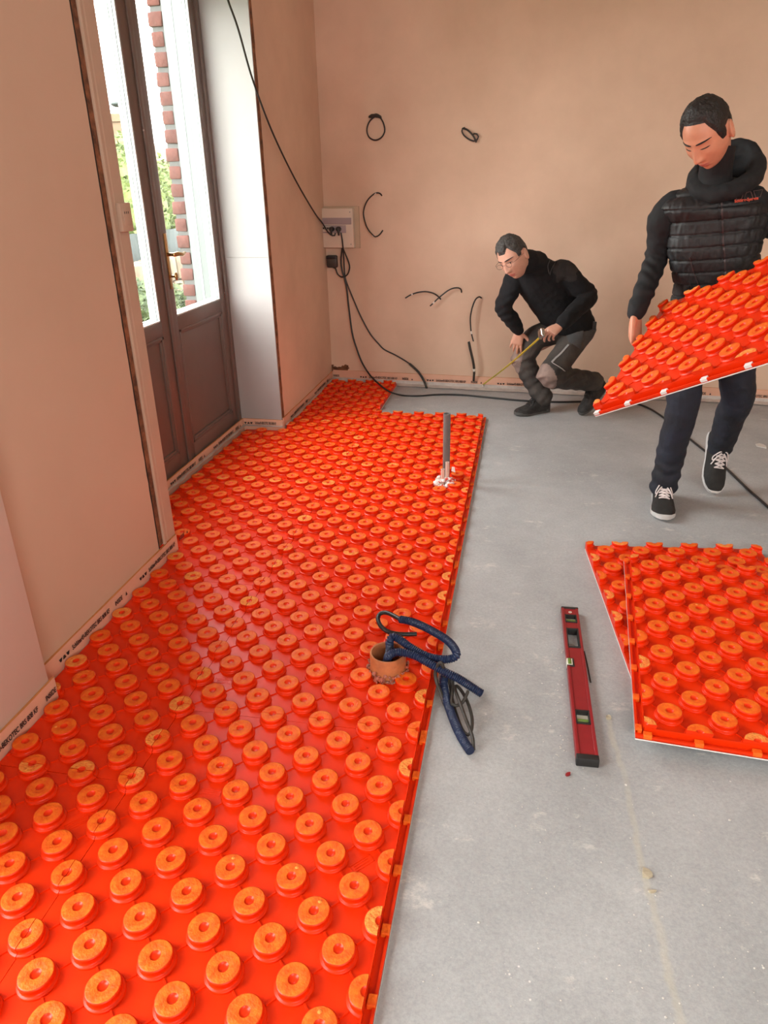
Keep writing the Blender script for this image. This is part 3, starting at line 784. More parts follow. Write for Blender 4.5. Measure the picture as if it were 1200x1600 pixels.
# ================================================================== studded heating panels
HS, HV = 0.0755, 0.0757
SHEET = 0.020
PROF = [(0.0418, 0.0), (0.0415, 0.0036), (0.0402, 0.0050), (0.0372, 0.0056), (0.0358, 0.0068), (0.0346, 0.0095), (0.0346, 0.0125), (0.0358, 0.0160), (0.0368, 0.0195),
        (0.0364, 0.0222), (0.0345, 0.0238), (0.0325, 0.0242), (0.0126, 0.0240), (0.0114, 0.0236), (0.0104, 0.0224), (0.0086, 0.0206), (0.0062, 0.0196), (0.0030, 0.0192)]
PMI = [0, 0, 0, 0, 0, 0, 0, 0, 0, 0, 1, 1, 1, 0, 0, 0, 0, 0]
STUDS = {}
def stud_mesh(cuts=(), var=0):
    """a stud, cut off by the planes (nx, ny, d): what lies beyond n.p > d is removed"""
    key = (tuple((round(a, 2), round(b, 2), round(c, 4)) for a, b, c in cuts), var)
    if key in STUDS: return STUDS[key]
    mb = MB()
    rnd = random.Random(var * 17 + 3)
    mb.lathe(PROF, 28, mis=[2 if (m_ == 1 and var == 9) else m_ for m_ in PMI])
    if var:
        for i, p in enumerate(mb.v):
            if p.z > 0.0225: mb.v[i] = p + V((0, 0, 0.0007 * noise.noise(p * 90 + V((var * 7, 0, 0)))))
        if var in (2, 4):
            a = rnd.uniform(0, 6); mb.ball((0.024 * math.cos(a), 0.024 * math.sin(a), 0.0240), (0.0055, 0.0045, 0.0022), n=8, m=6, mi=2)
    me = mb.mesh('stud', [ORANGE, CAP, TORN], angle=50)
    if cuts:
        bm = bmesh.new(); bm.from_mesh(me)
        for (a, b, d) in cuts:
            g = list(bm.verts) + list(bm.edges) + list(bm.faces)
            r = bmesh.ops.bisect_plane(bm, geom=g, plane_co=V((a, b, 0)) * d, plane_no=V((a, b, 0)), clear_outer=True)
            ed = [e for e in bm.edges if e.is_boundary and abs((e.verts[0].co.x * a + e.verts[0].co.y * b) - d) < 1e-5 and abs((e.verts[1].co.x * a + e.verts[1].co.y * b) - d) < 1e-5]
            if len(ed) > 2:
                q = bmesh.ops.contextual_create(bm, geom=ed) if False else bmesh.ops.holes_fill(bm, edges=ed)
                for f in q['faces']: f.material_index = 0; f.smooth = False
        bm.to_mesh(me); bm.free()
    STUDS[key] = me
    return me
SLITM = DARKGAP
def panel(label, M, nu, nv, rects=None, lips='', group=None, seed=0, lip_white=False, torn=(), skip=(), dv=HV):
    """studded panel in its own frame: lattice points (i*HS, j*dv), studs where i+j is even, sheet underside at z=0"""
    W, H = nu * HS, nv * dv
    full = rects is None
    g = 0.0009
    rects = rects or [(g, g, W - g, H - g)]
    mb = MB()
    for (x0, y0, x1, y1) in rects:
        mb.box((x0, y0, 0.0055), (x1, y1, SHEET), 0); mb.box((x0, y0, 0), (x1, y1, 0.0055), 1)
    inside = lambda x, y, e=0.0: any(a - e <= x <= c + e and b - e <= y <= d + e for a, b, c, d in rects)
    # fine ribs joining neighbouring studs
    for i in range(-1, nu + 2):
        for j in range(-1, nv + 2):
            if (i + j) % 2: continue
            for s in (1, -1):
                a = V((i * HS, j * dv, 0)); b = V(((i + 1) * HS, (j + s) * dv, 0))
                pts = [a.lerp(b, t / 20) for t in range(21)]
                ok = [p for p in pts if inside(p.x, p.y, -0.001) and 0.0405 < (p - a).length and (p - b).length > 0.0405]
                if len(ok) < 3: continue
                p, q = ok[0], ok[-1]; d = (q - p).normalized(); n = V((-d.y, d.x, 0)) * 0.0020
                z0, z1 = SHEET - 0.001, SHEET + 0.0034
                vs = [p - n, p + n, q + n, q - n]
                mb.add([V((k.x, k.y, z0)) for k in vs] + [V((k.x * 1, k.y, z1)) for k in vs], [(4, 5, 6, 7), (0, 1, 5, 4), (1, 2, 6, 5), (2, 3, 7, 6), (3, 0, 4, 7)], 0)
    # moulded marks in a few cells
    rnd = random.Random(seed)
    for k in range(4):
        i = rnd.randrange(1, nu); j = rnd.randrange(1, nv)
        if (i + j) % 2 == 0: i += 1
        x, y = i * HS, j * dv
        if not (inside(x, y, -0.05)): continue
        a = rnd.choice((0, PI / 2, PI / 4)); T = Matrix.Translation((x, y, 0)) @ Matrix.Rotation(a, 4, 'Z')
        if k % 2 == 0:
            for lo, hi in (((-.03, -.011), (.03, -.0095)), ((-.03, .0095), (.03, .011)), ((-.03, -.011), (-.0285, .011)), ((.0285, -.011), (.03, .011)), ((-.02, -.004), (.02, -.003)), ((-.02, .003), (.02, .004))):
                mb.box((lo[0], lo[1], SHEET - .001), (hi[0], hi[1], SHEET + .0012), 0, T)
        else:
            for s in (-1, 0, 1):
                mb.box((-.022, -.001, SHEET - .001), (.004, .001, SHEET + .0014), 0, T @ Matrix.Translation((.01, 0, 0)) @ Matrix.Rotation(s * 0.5, 4, 'Z'))
            mb.lathe([(0.0085, SHEET - .001), (0.0085, SHEET + .0012), (0.0065, SHEET + .0012), (0.006, SHEET + 0.0003)], 14, T=Matrix.Translation((x + 0.038, y - 0.0, 0)))
    me = mb.mesh('stud_panel', [ORANGE, EPS], smooth=False)
    root = bpy.data.objects.new('stud_panel', me); COL.objects.link(root); root.matrix_world = M
    tag(root, label, 'panel', group)
    def part(name, mbx, ms, smooth=False):
        o = bpy.data.objects.new(name, mbx.mesh(name, ms, smooth=smooth)); COL.objects.link(o); o.parent = root; return o
    # stepped joint lips beyond the lattice line: L, R, N(ear), F(ar)
    for s in lips:
        if s == 'R': T = Matrix.Translation((W, 0, 0)); n_, dd = nv, dv
        elif s == 'L': T = Matrix.Translation((0, H, 0)) @ Matrix.Rotation(PI, 4, 'Z'); n_, dd = nv, dv
        elif s == 'N': T = Matrix.Rotation(-PI / 2, 4, 'Z'); n_, dd = nu, HS
        Ln = n_ * dd
        lp = MB(); e0 = -0.0215 if (s == 'N' and 'L' in lips) else 0.0
        lp.box((-0.003, 0, SHEET - 0.001), (0.0, Ln, SHEET + 0.010), 0, T)                # ridge on the lattice line
        lp.box((-0.001, e0, 0.004), (0.021, Ln, 0.0075), 0, T)                             # flange
        lp.box((-0.001, e0, 0.0), (0.0215, Ln, 0.004), 1, T)
        lp.box((0.0145, e0, 0.004), (0.021, Ln, 0.0155), 0, T)                             # outer rim
        part('joint_lip', lp, [ORANGE, EPS])
        for j in range(n_ + 1):
            if (j % 2) == 0:
                y = min(max(j * dd, 0.012), Ln - 0.012) if j in (0, n_) else j * dd
                part('joint_tab', MB().bevbox((0.003, y - 0.012, 0.006), (0.0213, y + 0.012, 0.0175 if lip_white else 0.0205), 0.0012, 0, T), [EPS if lip_white else CAP])
    count = 0; extra = MB()
    lst = []
    for i in range(nu + 1):
        for j in range(nv + 1):
            if (i + j) % 2 or (i, j) in skip: continue
            x, y = i * HS, j * dv
            if full:
                cuts = []
                if i == 0: cuts.append((-1, 0, -g))
                if i == nu: cuts.append((1, 0, -g))
                if j == 0: cuts.append((0, -1, -g))
                if j == nv: cuts.append((0, 1, -g))
            else:
                # clipped panel: keep what the cut sheet carries
                cuts = []
                if not inside(x, y, 0.012): continue
                if not inside(x - 0.0415, y): cuts.append((-1, 0, x - max(a for a, b, c, d in rects if a <= x + 0.012 and b - 0.012 <= y <= d + 0.012) if False else None))
                cuts = []
                R_ = [r for r in rects if r[0] - 0.012 <= x <= r[2] + 0.012 and r[1] - 0.012 <= y <= r[3] + 0.012]
                xl = min(r[0] for r in R_); xr = max(r[2] for r in R_); yb = min(r[1] for r in R_); yt = max(r[3] for r in R_)
                # a step in the outline close by also cuts the stud
                if x - xl < 0.0415: cuts.append((-1, 0, x - xl))
                if xr - x < 0.0415: cuts.append((1, 0, xr - x))
                if y - yb < 0.0415 and not inside(x, yb - 0.01): cuts.append((0, -1, y - yb))
                if yt - y < 0.0415 and not inside(x, yt + 0.01): cuts.append((0, 1, yt - y))
            var = rnd.choice((0, 0, 0, 1, 1, 1, 1, 3, 3, 3, 3, 5, 5, 5, 2)) if not cuts else rnd.choice((0, 0, 9))
            lst.append((x, y, stud_mesh(tuple(cuts), var), var))
    for (x, y, sm, var) in lst:
        o = bpy.data.objects.new('stud', sm); COL.objects.link(o); o.parent = root
        o.location = (x, y, SHEET)
        if sm is STUDS.get(((), var)): o.rotation_euler = (0, 0, rnd.uniform(0, 6.28))
    return root

U0, V0 = -0.2367, 0.8913
def wpanel(label, iu, jv, nu, nv, **k):
    M = Matrix.Translation((U0 + iu * HS, V0 + jv * HV, 0.0)); ox, oy = M.translation.x, M.translation.y
    if 'rects' in k: k['rects'] = [(a - ox, b - oy, c - ox, d - oy) for a, b, c, d in k['rects']]
    return panel(label, M, nu, nv, **k)
GRP = None
wpanel('nearest laid orange stud panel, cut off by the bottom of the photo', -10, -4, 10, 14, lips='R', seed=1)
wpanel('laid orange stud panel with the brown collar pipe and blue conduits', -10, 10, 10, 14, lips='R', seed=2, skip=((8, 4),))
wpanel('laid orange stud panel with the upright grey pipe standing in it', -10, 24, 10, 14, lips='R', seed=3, skip=((8, 12),))
wpanel('farthest laid orange stud panel of the right row, ending at the bare floor', -10, 38, 10, 14, lips='R', seed=4)
E1 = U0 - 10 * HS - 0.0009
yv = lambda v: V0 + v * HV
wpanel('cut orange stud panel in the front left corner beside the white pier', -26, -8, 16, 14, seed=5, rects=[(-1.411, yv(-8) + .001, E1, yv(6) - .001)])
wpanel('cut orange stud panel between white pier and door casing, second of the left row', -26, 6, 16, 14, seed=6, rects=[(-1.411, yv(6) + .001, E1, 1.648), (-1.481, 1.648, E1, yv(20) - .001)])
wpanel('cut orange stud panel reaching around the casing into the door recess', -26, 20, 16, 14, seed=7, rects=[(-1.481, yv(20) + .001, E1, 2.682), (-1.80, 2.682, E1, yv(34) - .001)])
wpanel('cut orange stud panel reaching under the white reveal board', -26, 34, 16, 14, seed=8, rects=[(-1.80, yv(34) + .001, E1, 4.355), (-1.535, 4.355, E1, yv(48) - .001)])
wpanel('far left orange stud panel running up to the back wall under the fuse box', -26, 48, 16, 16, lips='', seed=9, rects=[(-1.535, yv(48) + .001, E1, bw(-1.0) - 0.022)])

# two loose panels lying one on the other, and the one the standing man carries
def Mrot(t, deg): return Matrix.Translation(t) @ Matrix.Rotation(math.radians(deg), 4, 'Z')
t_b = V((0.331, 2.958, 0)); e1 = V((math.cos(math.radians(5.507)), math.sin(math.radians(5.507)), 0)); e2 = V((-e1.y, e1.x, 0))
panel('lower orange stud panel lying loose on the bare floor under another', Mrot(t_b - e2 * (14 * HV) + V((0, 0, 0.0)), 5.507), 10, 14, seed=12)
panel('upper orange stud panel lying loose across another at the right edge', Mrot(V((0.4078, 1.7217, 0.0446)), -4.807), 10, 14, lips='LN', seed=13)
RH = ((0.6912, 0.4101, -0.5951), (-0.5597, 0.8247, -0.0818), (0.4572, 0.3896, 0.7995))
MH = Matrix(RH).to_4x4(); NH = V((RH[0][2], RH[1][2], RH[2][2])); MH.translation = V((0.2765, 2.7228, 0.742)) - NH * 0.044
panel('orange stud panel carried tilted by the standing man', MH, 14, 10, lips='N', seed=14, lip_white=True)
# ================================================================== electrics on the back wall
c0 = onb(502, 328); c1 = onb(560, 386)
u = V((1, -BACK_S, 0)).normalized(); nb = -BACK_N
TB = Matrix((u, V((0, 0, 1)), nb)).transposed().to_4x4()      # local x right, y up, z out of the wall
def TBat(px, py, off=0.0):
    m = TB.copy(); m.translation = onb(px, py, off); return m
T = TBat(531, 356)
w, h = 0.30, 0.285
mb = MB().bevbox((-w / 2, -h / 2 - 0.005, 0.0), (w / 2 + 0.012, h / 2 + 0.012, 0.018), 0.002, 0, T)
fb = mb.build('fuse_box', PLYWOOD); tag(fb, 'ivory electrical board with breakers and two plugs in the back left corner', 'fuse box')
mb = MB().bevbox((-w / 2 + 0.004, -h / 2, 0.018), (w / 2 - 0.024, h / 2, 0.062), 0.006, 0, T); mb.build('enclosure', BOXPL, fb)
mb = MB().bevbox((-w / 2 + 0.014, 0.028, 0.060), (w / 2 - 0.036, 0.075, 0.066), 0.002, 0, T); mb.build('tinted_lid', WINDOWPL, fb)
mb = MB().bevbox((-w / 2 + 0.014, -0.034, 0.060), (0.070, 0.022, 0.0645), 0.002, 0, T); mb.build('socket_plate', WINDOWPL, fb)
for k in range(5):
    mb = MB().bevbox((-w / 2 + 0.020 + k * 0.0165, -0.026, 0.063), (-w / 2 + 0.034 + k * 0.0165, 0.014, 0.068), 0.001, 0, T)
    br = mb.build('breaker', BOXPL, fb)
    MB().bevbox((-w / 2 + 0.022 + k * 0.0165, -0.006, 0.067), (-w / 2 + 0.032 + k * 0.0165, 0.008, 0.077), 0.001, 0, T).build('toggle', BLACKPL, br)
for sx_ in (-1, 1):
    for sy_ in (-1, 1):
        MB().lathe([(0.004, 0.061), (0.004, 0.063), (0.0005, 0.0632)], 10, T=T @ Matrix.Translation((-0.010 + sx_ * 0.115, sy_ * 0.115, 0))).build('screw', PVC, fb)

def cable(name, pts, r, m, label, cat, step=0.012, n=8, group=None):
    mb = MB().tube(pts, r, n, step=step); o = mb.build(name, m); tag(o, label, cat, group); return o
def plug(parent, px, py, dirn=(0, -1)):
    T = TBat(px, py)
    mb = MB().lathe([(0.0175, 0.062), (0.0185, 0.066), (0.0185, 0.092), (0.015, 0.100), (0.002, 0.101)], 18, T=T)
    mb.tube([T @ V((0, 0, 0.092)), T @ V((dirn[0] * 0.02, -0.02, 0.094)), T @ V((dirn[0] * 0.02, -0.045, 0.090))], [0.012, 0.009, 0.006], 10, step=0.006)
    return mb.build('plug', BLACKPL, parent)
pts = [onx(296, -190, -1.46), onx(330, -80, -1.465), onx(356, 0, -1.47), onx(372, 45, -1.485), onx(395, 125, -1.505), onx(425, 205, -1.515), onx(460, 278, -1.52), onx(490, 330, -1.52),
       onb(504, 349, 0.10), onb(512, 362, 0.105), onb(519, 368, 0.10), onb(523, 368, 0.094), onb(524, 364, 0.092)]
ca = cable('power_cable', pts, 0.0055, BLACKRUB, 'black cable slanting down across the white reveal board to the fuse box', 'cable'); plug(ca, 523.5, 357)
s = 3.2
def cz(x, y, off): return onb(460 + x / s, 140 + y / s, off)
pts = [cz(233, 715, 0.092), cz(240, 760, 0.088), cz(246, 830, 0.06), cz(250, 900, 0.045), cz(258, 955, 0.045), cz(300, 1060, 0.04), cz(335, 1140, 0.035), cz(380, 1222, 0.03), cz(420, 1270, 0.03),
       cz(450, 1300, 0.03), cz(510, 1330, 0.03), cz(575, 1370, 0.035), cz(620, 1412, 0.04), cz(645, 1450, 0.045), cz(660, 1490, 0.05)]
cb = cable('power_cable', pts, 0.0055, BLACKRUB, 'black cable from the right plug of the fuse box running down into a floor sleeve', 'cable'); plug(cb, 534, 357, (0.2, -1))
mb = MB().tube([cz(575, 1370, 0.035), cz(600, 1392, 0.037), cz(622, 1415, 0.04), cz(645, 1450, 0.045), cz(655, 1475, 0.05), cz(662, 1497, 0.052)], lambda t: 0.0095 + 0.0012 * math.sin(t * 1500), 10, step=0.003); mb.build('sleeve', WIREBR, cb)
mb = MB().tube([cz(632, 1428, 0.030), cz(642, 1445, 0.034)], 0.0115, 10); mb.build('tape_band', TAPEW, cb)
fl = lambda x, y: onz(x, y, 0.008)
pts = [cz(240, 790, 0.05), cz(233, 850, 0.045), cz(238, 900, 0.045), cz(252, 950, 0.05), cz(262, 1000, 0.05), cz(272, 1090, 0.05), cz(290, 1220, 0.06), cz(313, 1300, 0.075), cz(340, 1368, 0.10), cz(380, 1430, 0.14),
       onz(592, 600, 0.060), onz(605, 610, 0.052), onz(617, 615, 0.040), fl(632, 618), fl(655, 618.5), fl(685, 616.5), fl(720, 617), fl(760, 620.5), fl(800, 624.5), fl(835, 627), fl(870, 628), fl(905, 627.5), fl(945, 627), fl(985, 629), fl(1010, 636), fl(1032, 649), fl(1058, 670), fl(1088, 694), fl(1128, 726), fl(1165, 761), fl(1203, 795), fl(1260, 850)]
cable('extension_cord', pts, 0.0068, BLACKRUB, 'long black extension cord running from the fuse box along the floor past both men', 'cable', step=0.02)
# black adapter box hanging on the wall
T = TBat(520.5, 408)
mb = MB().bevbox((-0.043, -0.047, 0.0), (0.043, 0.047, 0.042), 0.012, 0, T)
ad = mb.build('junction_box', DARKPL); tag(ad, 'dark brown square junction box hanging under the fuse box', 'junction box')
MB().bevbox((-0.040, 0.020, 0.040), (0.040, 0.045, 0.048), 0.005, 0, T).build('lid_flap', BLACKPL, ad)
cable('cable_loop', [onb(521, 418, 0.02), cz(206, 895, 0.03), cz(216, 922, 0.035), cz(233, 936, 0.04), cz(252, 934, 0.05), cz(268, 920, 0.055), cz(276, 890, 0.055), cz(270, 860, 0.055), cz(256, 825, 0.05), cz(243, 795, 0.04), cz(238, 786, 0.02)], 0.0055, BLACKRUB,
      'black cable looping from the junction box up behind the fuse box', 'cable')
# cable ends coming out of the plaster
s2 = 5.4545
def d2_(x, y, off=0.02): return onb(560 + x / s2, 160 + y / s2, off)
o = cable('wire_loop', [d2_(170, 118, 0.0), d2_(140, 122), d2_(105, 150), d2_(82, 190), d2_(73, 240), d2_(90, 295), d2_(140, 322), d2_(195, 300), d2_(225, 245), d2_(218, 190), d2_(200, 150), d2_(180, 122, 0.0)], 0.0052, BLACKRUB, 'round black wire loop high on the back wall above the fuse box', 'wire')
mb = MB().tube([d2_(88, 126, 0.025), d2_(112, 117, 0.03), d2_(150, 112, 0.02), d2_(185, 124, 0.012), d2_(192, 134, 0.005)], [0.006, 0.012, 0.012, 0.011, 0.006], 8, step=0.006); noisy(mb, 0.004, 60); mb.build('wrapped_end', WIREBR, o)
o = cable('wire_loop', [d2_(905, 216, 0.0), d2_(888, 222), d2_(882, 245), d2_(900, 280), d2_(940, 312), d2_(985, 330), d2_(1012, 318), d2_(1024, 292), d2_(1008, 268), d2_(985, 266), d2_(975, 278, 0.01)], 0.0055, BLACKRUB, 'small twisted black wire loop on the back wall, right of the round one', 'wire')
MB().tube([d2_(895, 222, 0.02), d2_(925, 232, 0.03), d2_(960, 262, 0.03), d2_(985, 295, 0.03), d2_(1005, 340, 0.02)], 0.0065, 8, step=0.01).build('wire_end', WIREBR, o)
o = cable('wire_arc', [d2_(200, 795, 0.0), d2_(182, 775), d2_(150, 772, 0.03), d2_(105, 803, 0.04), d2_(65, 858, 0.045), d2_(43, 940, 0.05), d2_(60, 1030, 0.045), d2_(85, 1085, 0.04), d2_(118, 1125, 0.035), d2_(145, 1145, 0.03), d2_(180, 1128, 0.02), d2_(208, 1090, 0.0)], 0.005, BLACKRUB, 'black wire bowed out of the wall right of the fuse box', 'wire')
for a, b in ((145, 777), (130, 1138)):
    MB().tube([d2_(a - 12, b - 4 if b > 1000 else b + 6, 0.032), d2_(a + 6, b + 3 if b > 1000 else b - 3, 0.03)], 0.0062, 8).build('tape_band', TAPEW, o)
s3 = 7.5
def d3(x, y, off=0.02): return onb(620 + x / s3, 440 + y / s3, off)
o = cable('wire_end', [d3(100, 193, 0.05), d3(165, 155, 0.05), d3(250, 126, 0.05), d3(340, 117, 0.045), d3(430, 137, 0.035), d3(480, 170, 0.02), d3(515, 208, 0.0)], 0.0052, BLACKRUB, 'left one of two black wire ends crossing on the wall beside the squatting man', 'wire')
MB().tube([d3(172, 152, 0.05), d3(188, 146, 0.05)], 0.0066, 8).build('tape_band', TAPEW, o)
o = cable('wire_end', [d3(390, 286, 0.06), d3(430, 250, 0.06), d3(480, 200, 0.055), d3(540, 150, 0.05), d3(600, 105, 0.045), d3(660, 78, 0.04), d3(720, 73, 0.025), d3(752, 92, 0.01), d3(758, 128, 0.0)], 0.0052, BLACKRUB, 'right one of two black wire ends crossing on the wall beside the squatting man', 'wire')
MB().tube([d3(424, 256, 0.06), d3(444, 238, 0.06)], 0.0068, 8).build('tape_band', TAPEW, o)
o = cable('wire_end', [d3(990, 190, 0.0), d3(965, 178, 0.03), d3(930, 200, 0.05), d3(905, 245, 0.06), d3(880, 320, 0.07), d3(862, 430, 0.07), d3(868, 560, 0.06), d3(880, 630, 0.055), d3(898, 700, 0.05)], 0.0055, BLACKRUB, 'tall black wire arching down the wall beside the squatting man', 'wire')
MB().tube([d3(869, 580, 0.06), d3(877, 612, 0.057)], 0.0072, 8).build('tape_band', TAPEW, o)
o = cable('conduit_stub', [d3(842, 705, 0.10), d3(858, 790, 0.10), d3(880, 880, 0.09), d3(900, 980, 0.08), d3(906, 1060, 0.06), d3(903, 1130, 0.04), d3(900, 1160, 0.012)], 0.0085, WIREBR, 'grey-black conduit stub rising from the foam strip under the tall wire', 'conduit')
MB().tube([d3(903, 1020, 0.072), d3(905, 1048, 0.065)], 0.0105, 8).build('tape_band', TAPEW, o)
MB().tube([d3(850, 700, 0.092), d3(872, 800, 0.09), d3(895, 900, 0.08), d3(912, 1000, 0.07), d3(914, 1085, 0.05)], 0.0045, 8, step=0.01).build('second_wire', BLACKRUB, o)

# switch plate on the casing
zc = 1.428; yc = 2.628
mb = MB().bevbox((WX + 0.004, yc - 0.032, zc - 0.050), (WX + 0.022, yc + 0.046, zc + 0.050), 0.004)
sw = mb.build('light_switch', CASING); tag(sw, 'small beige wall switch on the door casing', 'switch')
MB().bevbox((WX + 0.021, yc - 0.018, zc - 0.028), (WX + 0.0245, yc + 0.030, zc + 0.032), 0.002).build('rocker', CASING, sw)
for k in range(3): MB().box((WX + 0.0243, yc - 0.012 + k * 0.013, zc + 0.012), (WX + 0.0247, yc - 0.006 + k * 0.013, zc + 0.020)).build('printed_mark', DARKPL, sw)

# ================================================================== things standing in the panels
pb = onz(697, 750, SHEET)
mb = MB(); ro, ri = 0.0195, 0.0160; top = ony(697, 646, pb.y).z
mb.lathe([(ro, 0.0), (ro, top - SHEET), (ri, top - SHEET), (ri, 0.002)], 24, T=Matrix.Translation((pb.x, pb.y, SHEET)))
pp = mb.build('grey_pipe', PVC); tag(pp, 'upright grey plastic pipe standing in the laid panels', 'pipe')
for k, (px, py, hgt) in enumerate(((692, 757, 0.095), (699, 752, 0.118))):
    p = onz(px, py, SHEET)
    mb = MB().lathe([(0.0105, 0), (0.0105, hgt), (0.0085, hgt), (0.0085, 0.01)], 18, T=Matrix.Translation((p.x, p.y - 0.012, SHEET)))
    tag(mb.build('copper_stub', COPPER), ['shorter copper tube stub at the foot of the grey pipe', 'taller copper tube stub at the foot of the grey pipe'][k], 'pipe')
rnd = random.Random(5); mb = MB()
q = onz(694, 757, SHEET)
for k in range(46):
    a = rnd.uniform(0, 2 * PI); r = rnd.uniform(0.016, 0.066)
    p = V((q.x + r * math.cos(a), q.y + r * math.sin(a) * 0.8, SHEET + rnd.uniform(0.0, 0.055) * (1 - r / 0.085)))
    i0 = len(mb.v); mb.ball(p, (rnd.uniform(.009, .02), rnd.uniform(.009, .02), rnd.uniform(.008, .016)), n=9, m=7); noisy(mb, 0.006, 50, i0)
wr = mb.build('tape_wrapping', WARNTAPE); tag(wr, 'crumpled red and white tape around the foot of the grey pipe', 'tape')
for (px, py, z, a) in ((683, 757, .03, .4), (708, 745, .05, -.6), (688, 762, .015, 1.2)):
    p = onz(px, py, SHEET); d = V((math.cos(a), math.sin(a), 0)) * 0.014
    MB().add([V((p.x, p.y, z)) - d, V((p.x, p.y, z)) + d, V((p.x, p.y, z + .03)) + d * .6, V((p.x, p.y, z + .026)) - d * .8, V((p.x, p.y + .003, z)) - d, V((p.x, p.y + .003, z)) + d, V((p.x, p.y + .003, z + .03)) + d * .6, V((p.x, p.y + .003, z + .026)) - d * .8],
           [(0, 1, 2, 3), (7, 6, 5, 4), (0, 4, 5, 1), (1, 5, 6, 2), (2, 6, 7, 3), (3, 7, 4, 0)]).build('loose_tape_end', TAPEW, wr, smooth=False)

cc_ = onz(606, 1018.5, 0.101); CX_, CY_ = cc_.x, cc_.y
mb = MB(); R0 = 0.060
prof = [(R0 + 0.004, 0.0), (R0, 0.03), (R0, 0.078), (R0 - 0.001, 0.081), (R0 - 0.006, 0.081), (R0 - 0.008, 0.076), (R0 - 0.008, 0.002)]
mb.lathe(prof, 40, T=Matrix.Translation((CX_, CY_, SHEET)))
col_ = mb.build('collar_pipe', CLAY); tag(col_, 'short orange-brown collar pipe rising through a laid panel', 'pipe')
mb = MB(); rnd = random.Random(9)
for k in range(110):
    a = 2 * PI * k / 110; r = R0 + 0.002 + rnd.uniform(0, 0.007)
    i0 = len(mb.v); mb.ball((CX_ + r * math.cos(a), CY_ + r * math.sin(a), SHEET + rnd.uniform(0.000, 0.030)), (rnd.uniform(.003, .008), rnd.uniform(.003, .008), rnd.uniform(.003, .009)), n=8, m=6); noisy(mb, 0.004, 70, i0)
mb.build('mortar_cuff', MORTAR, col_)
MB().lathe([(R0 - 0.009, 0.012), (0.001, 0.012)], 24, T=Matrix.Translation((CX_, CY_, SHEET))).build('pipe_inside', BLACKPL, col_)
corr = lambda r: (lambda t: r * (1 + 0.13 * math.sin(t * 2 * PI / 0.0066)))
def f8(x, y, z): return onz(560 + x / s2, 940 + y / s2, z)
CRAD = 0.0128
k1 = [V((CX_ - 0.012, CY_ + 0.012, 0.035)), f8(266, 420, 0.085), f8(266, 345, 0.125), f8(292, 300, 0.140), f8(345, 320, 0.136), f8(450, 395, 0.122), f8(560, 455, 0.110), f8(680, 488, 0.105), f8(770, 490, 0.110), f8(828, 468, 0.118), f8(832, 425, 0.124), f8(780, 350, 0.130), f8(690, 285, 0.134), f8(560, 215, 0.136), f8(450, 170, 0.134), f8(352, 150, 0.132)]
o = cable('blue_conduit', k1, corr(CRAD), BLUE, 'blue corrugated conduit looping out of the collar and back over the panel', 'conduit', step=0.0013, n=12)
k1w = [f8(356, 152, 0.132), f8(300, 120, 0.128), f8(240, 95, 0.122), f8(190, 100, 0.115), f8(166, 140, 0.108), f8(188, 205, 0.098), f8(250, 255, 0.088), f8(340, 276, 0.078), f8(440, 278, 0.072), f8(495, 276, 0.070)]
MB().tube(k1w, 0.0078, 10, step=0.008).build('inner_cable', BLACKRUB, o)
k2 = [V((CX_ + 0.004, CY_ - 0.012, 0.035)), f8(248, 498, 0.072), f8(262, 458, 0.108), f8(320, 432, 0.122), f8(400, 438, 0.122), f8(500, 470, 0.115), f8(620, 535, 0.104), f8(740, 600, 0.088), f8(850, 655, 0.066), f8(960, 725, 0.036), f8(1050, 783, 0.0145)]
cable('blue_conduit', k2, corr(CRAD), BLUE, 'blue corrugated conduit running from the collar straight out onto the bare floor', 'conduit', step=0.0013, n=12)
k3 = [f8(742, 618, 0.055), f8(726, 680, 0.045), f8(735, 760, 0.033), f8(762, 870, 0.024), f8(800, 980, 0.018), f8(850, 1100, 0.0145), f8(905, 1200, 0.0145), f8(955, 1275, 0.0145)]
o = cable('blue_conduit', k3, corr(CRAD), BLUE, 'blue corrugated conduit lying lengthwise on the bare floor beside the panel edge', 'conduit', step=0.0013, n=12)
wa = [f8(735, 640, 0.060), f8(722, 560, 0.105), f8(705, 520, 0.122), f8(675, 545, 0.11), f8(655, 610, 0.08), f8(668, 690, 0.055), f8(700, 770, 0.04), f8(728, 860, 0.02), f8(745, 890, 0.012)]
o = cable('wire_coil', wa, 0.006, WIREBR, 'dusty black wire slung round the straight blue conduit at the panel edge', 'wire', step=0.008)
wb = [f8(982, 1265, 0.014), f8(975, 1170, 0.03), f8(955, 1100, 0.045), f8(915, 1000, 0.055), f8(868, 870, 0.055), f8(825, 750, 0.050), f8(838, 718, 0.045), f8(885, 770, 0.04), f8(935, 870, 0.035), f8(968, 990, 0.025), f8(965, 1090, 0.018), f8(935, 1135, 0.010), f8(885, 1090, 0.008), f8(835, 960, 0.010), f8(805, 850, 0.018), f8(785, 740, 0.03), f8(772, 650, 0.05), f8(785, 632, 0.055), f8(805, 690, 0.05), f8(800, 790, 0.045), f8(795, 870, 0.04), f8(830, 888, 0.035), f8(880, 865, 0.04), f8(910, 820, 0.05), f8(935, 762, 0.06)]
cable('wire_coil', wb, 0.0052, WIREBR, 'coiled dusty black wire on the floor out of the end of the lengthwise conduit', 'wire', step=0.008)

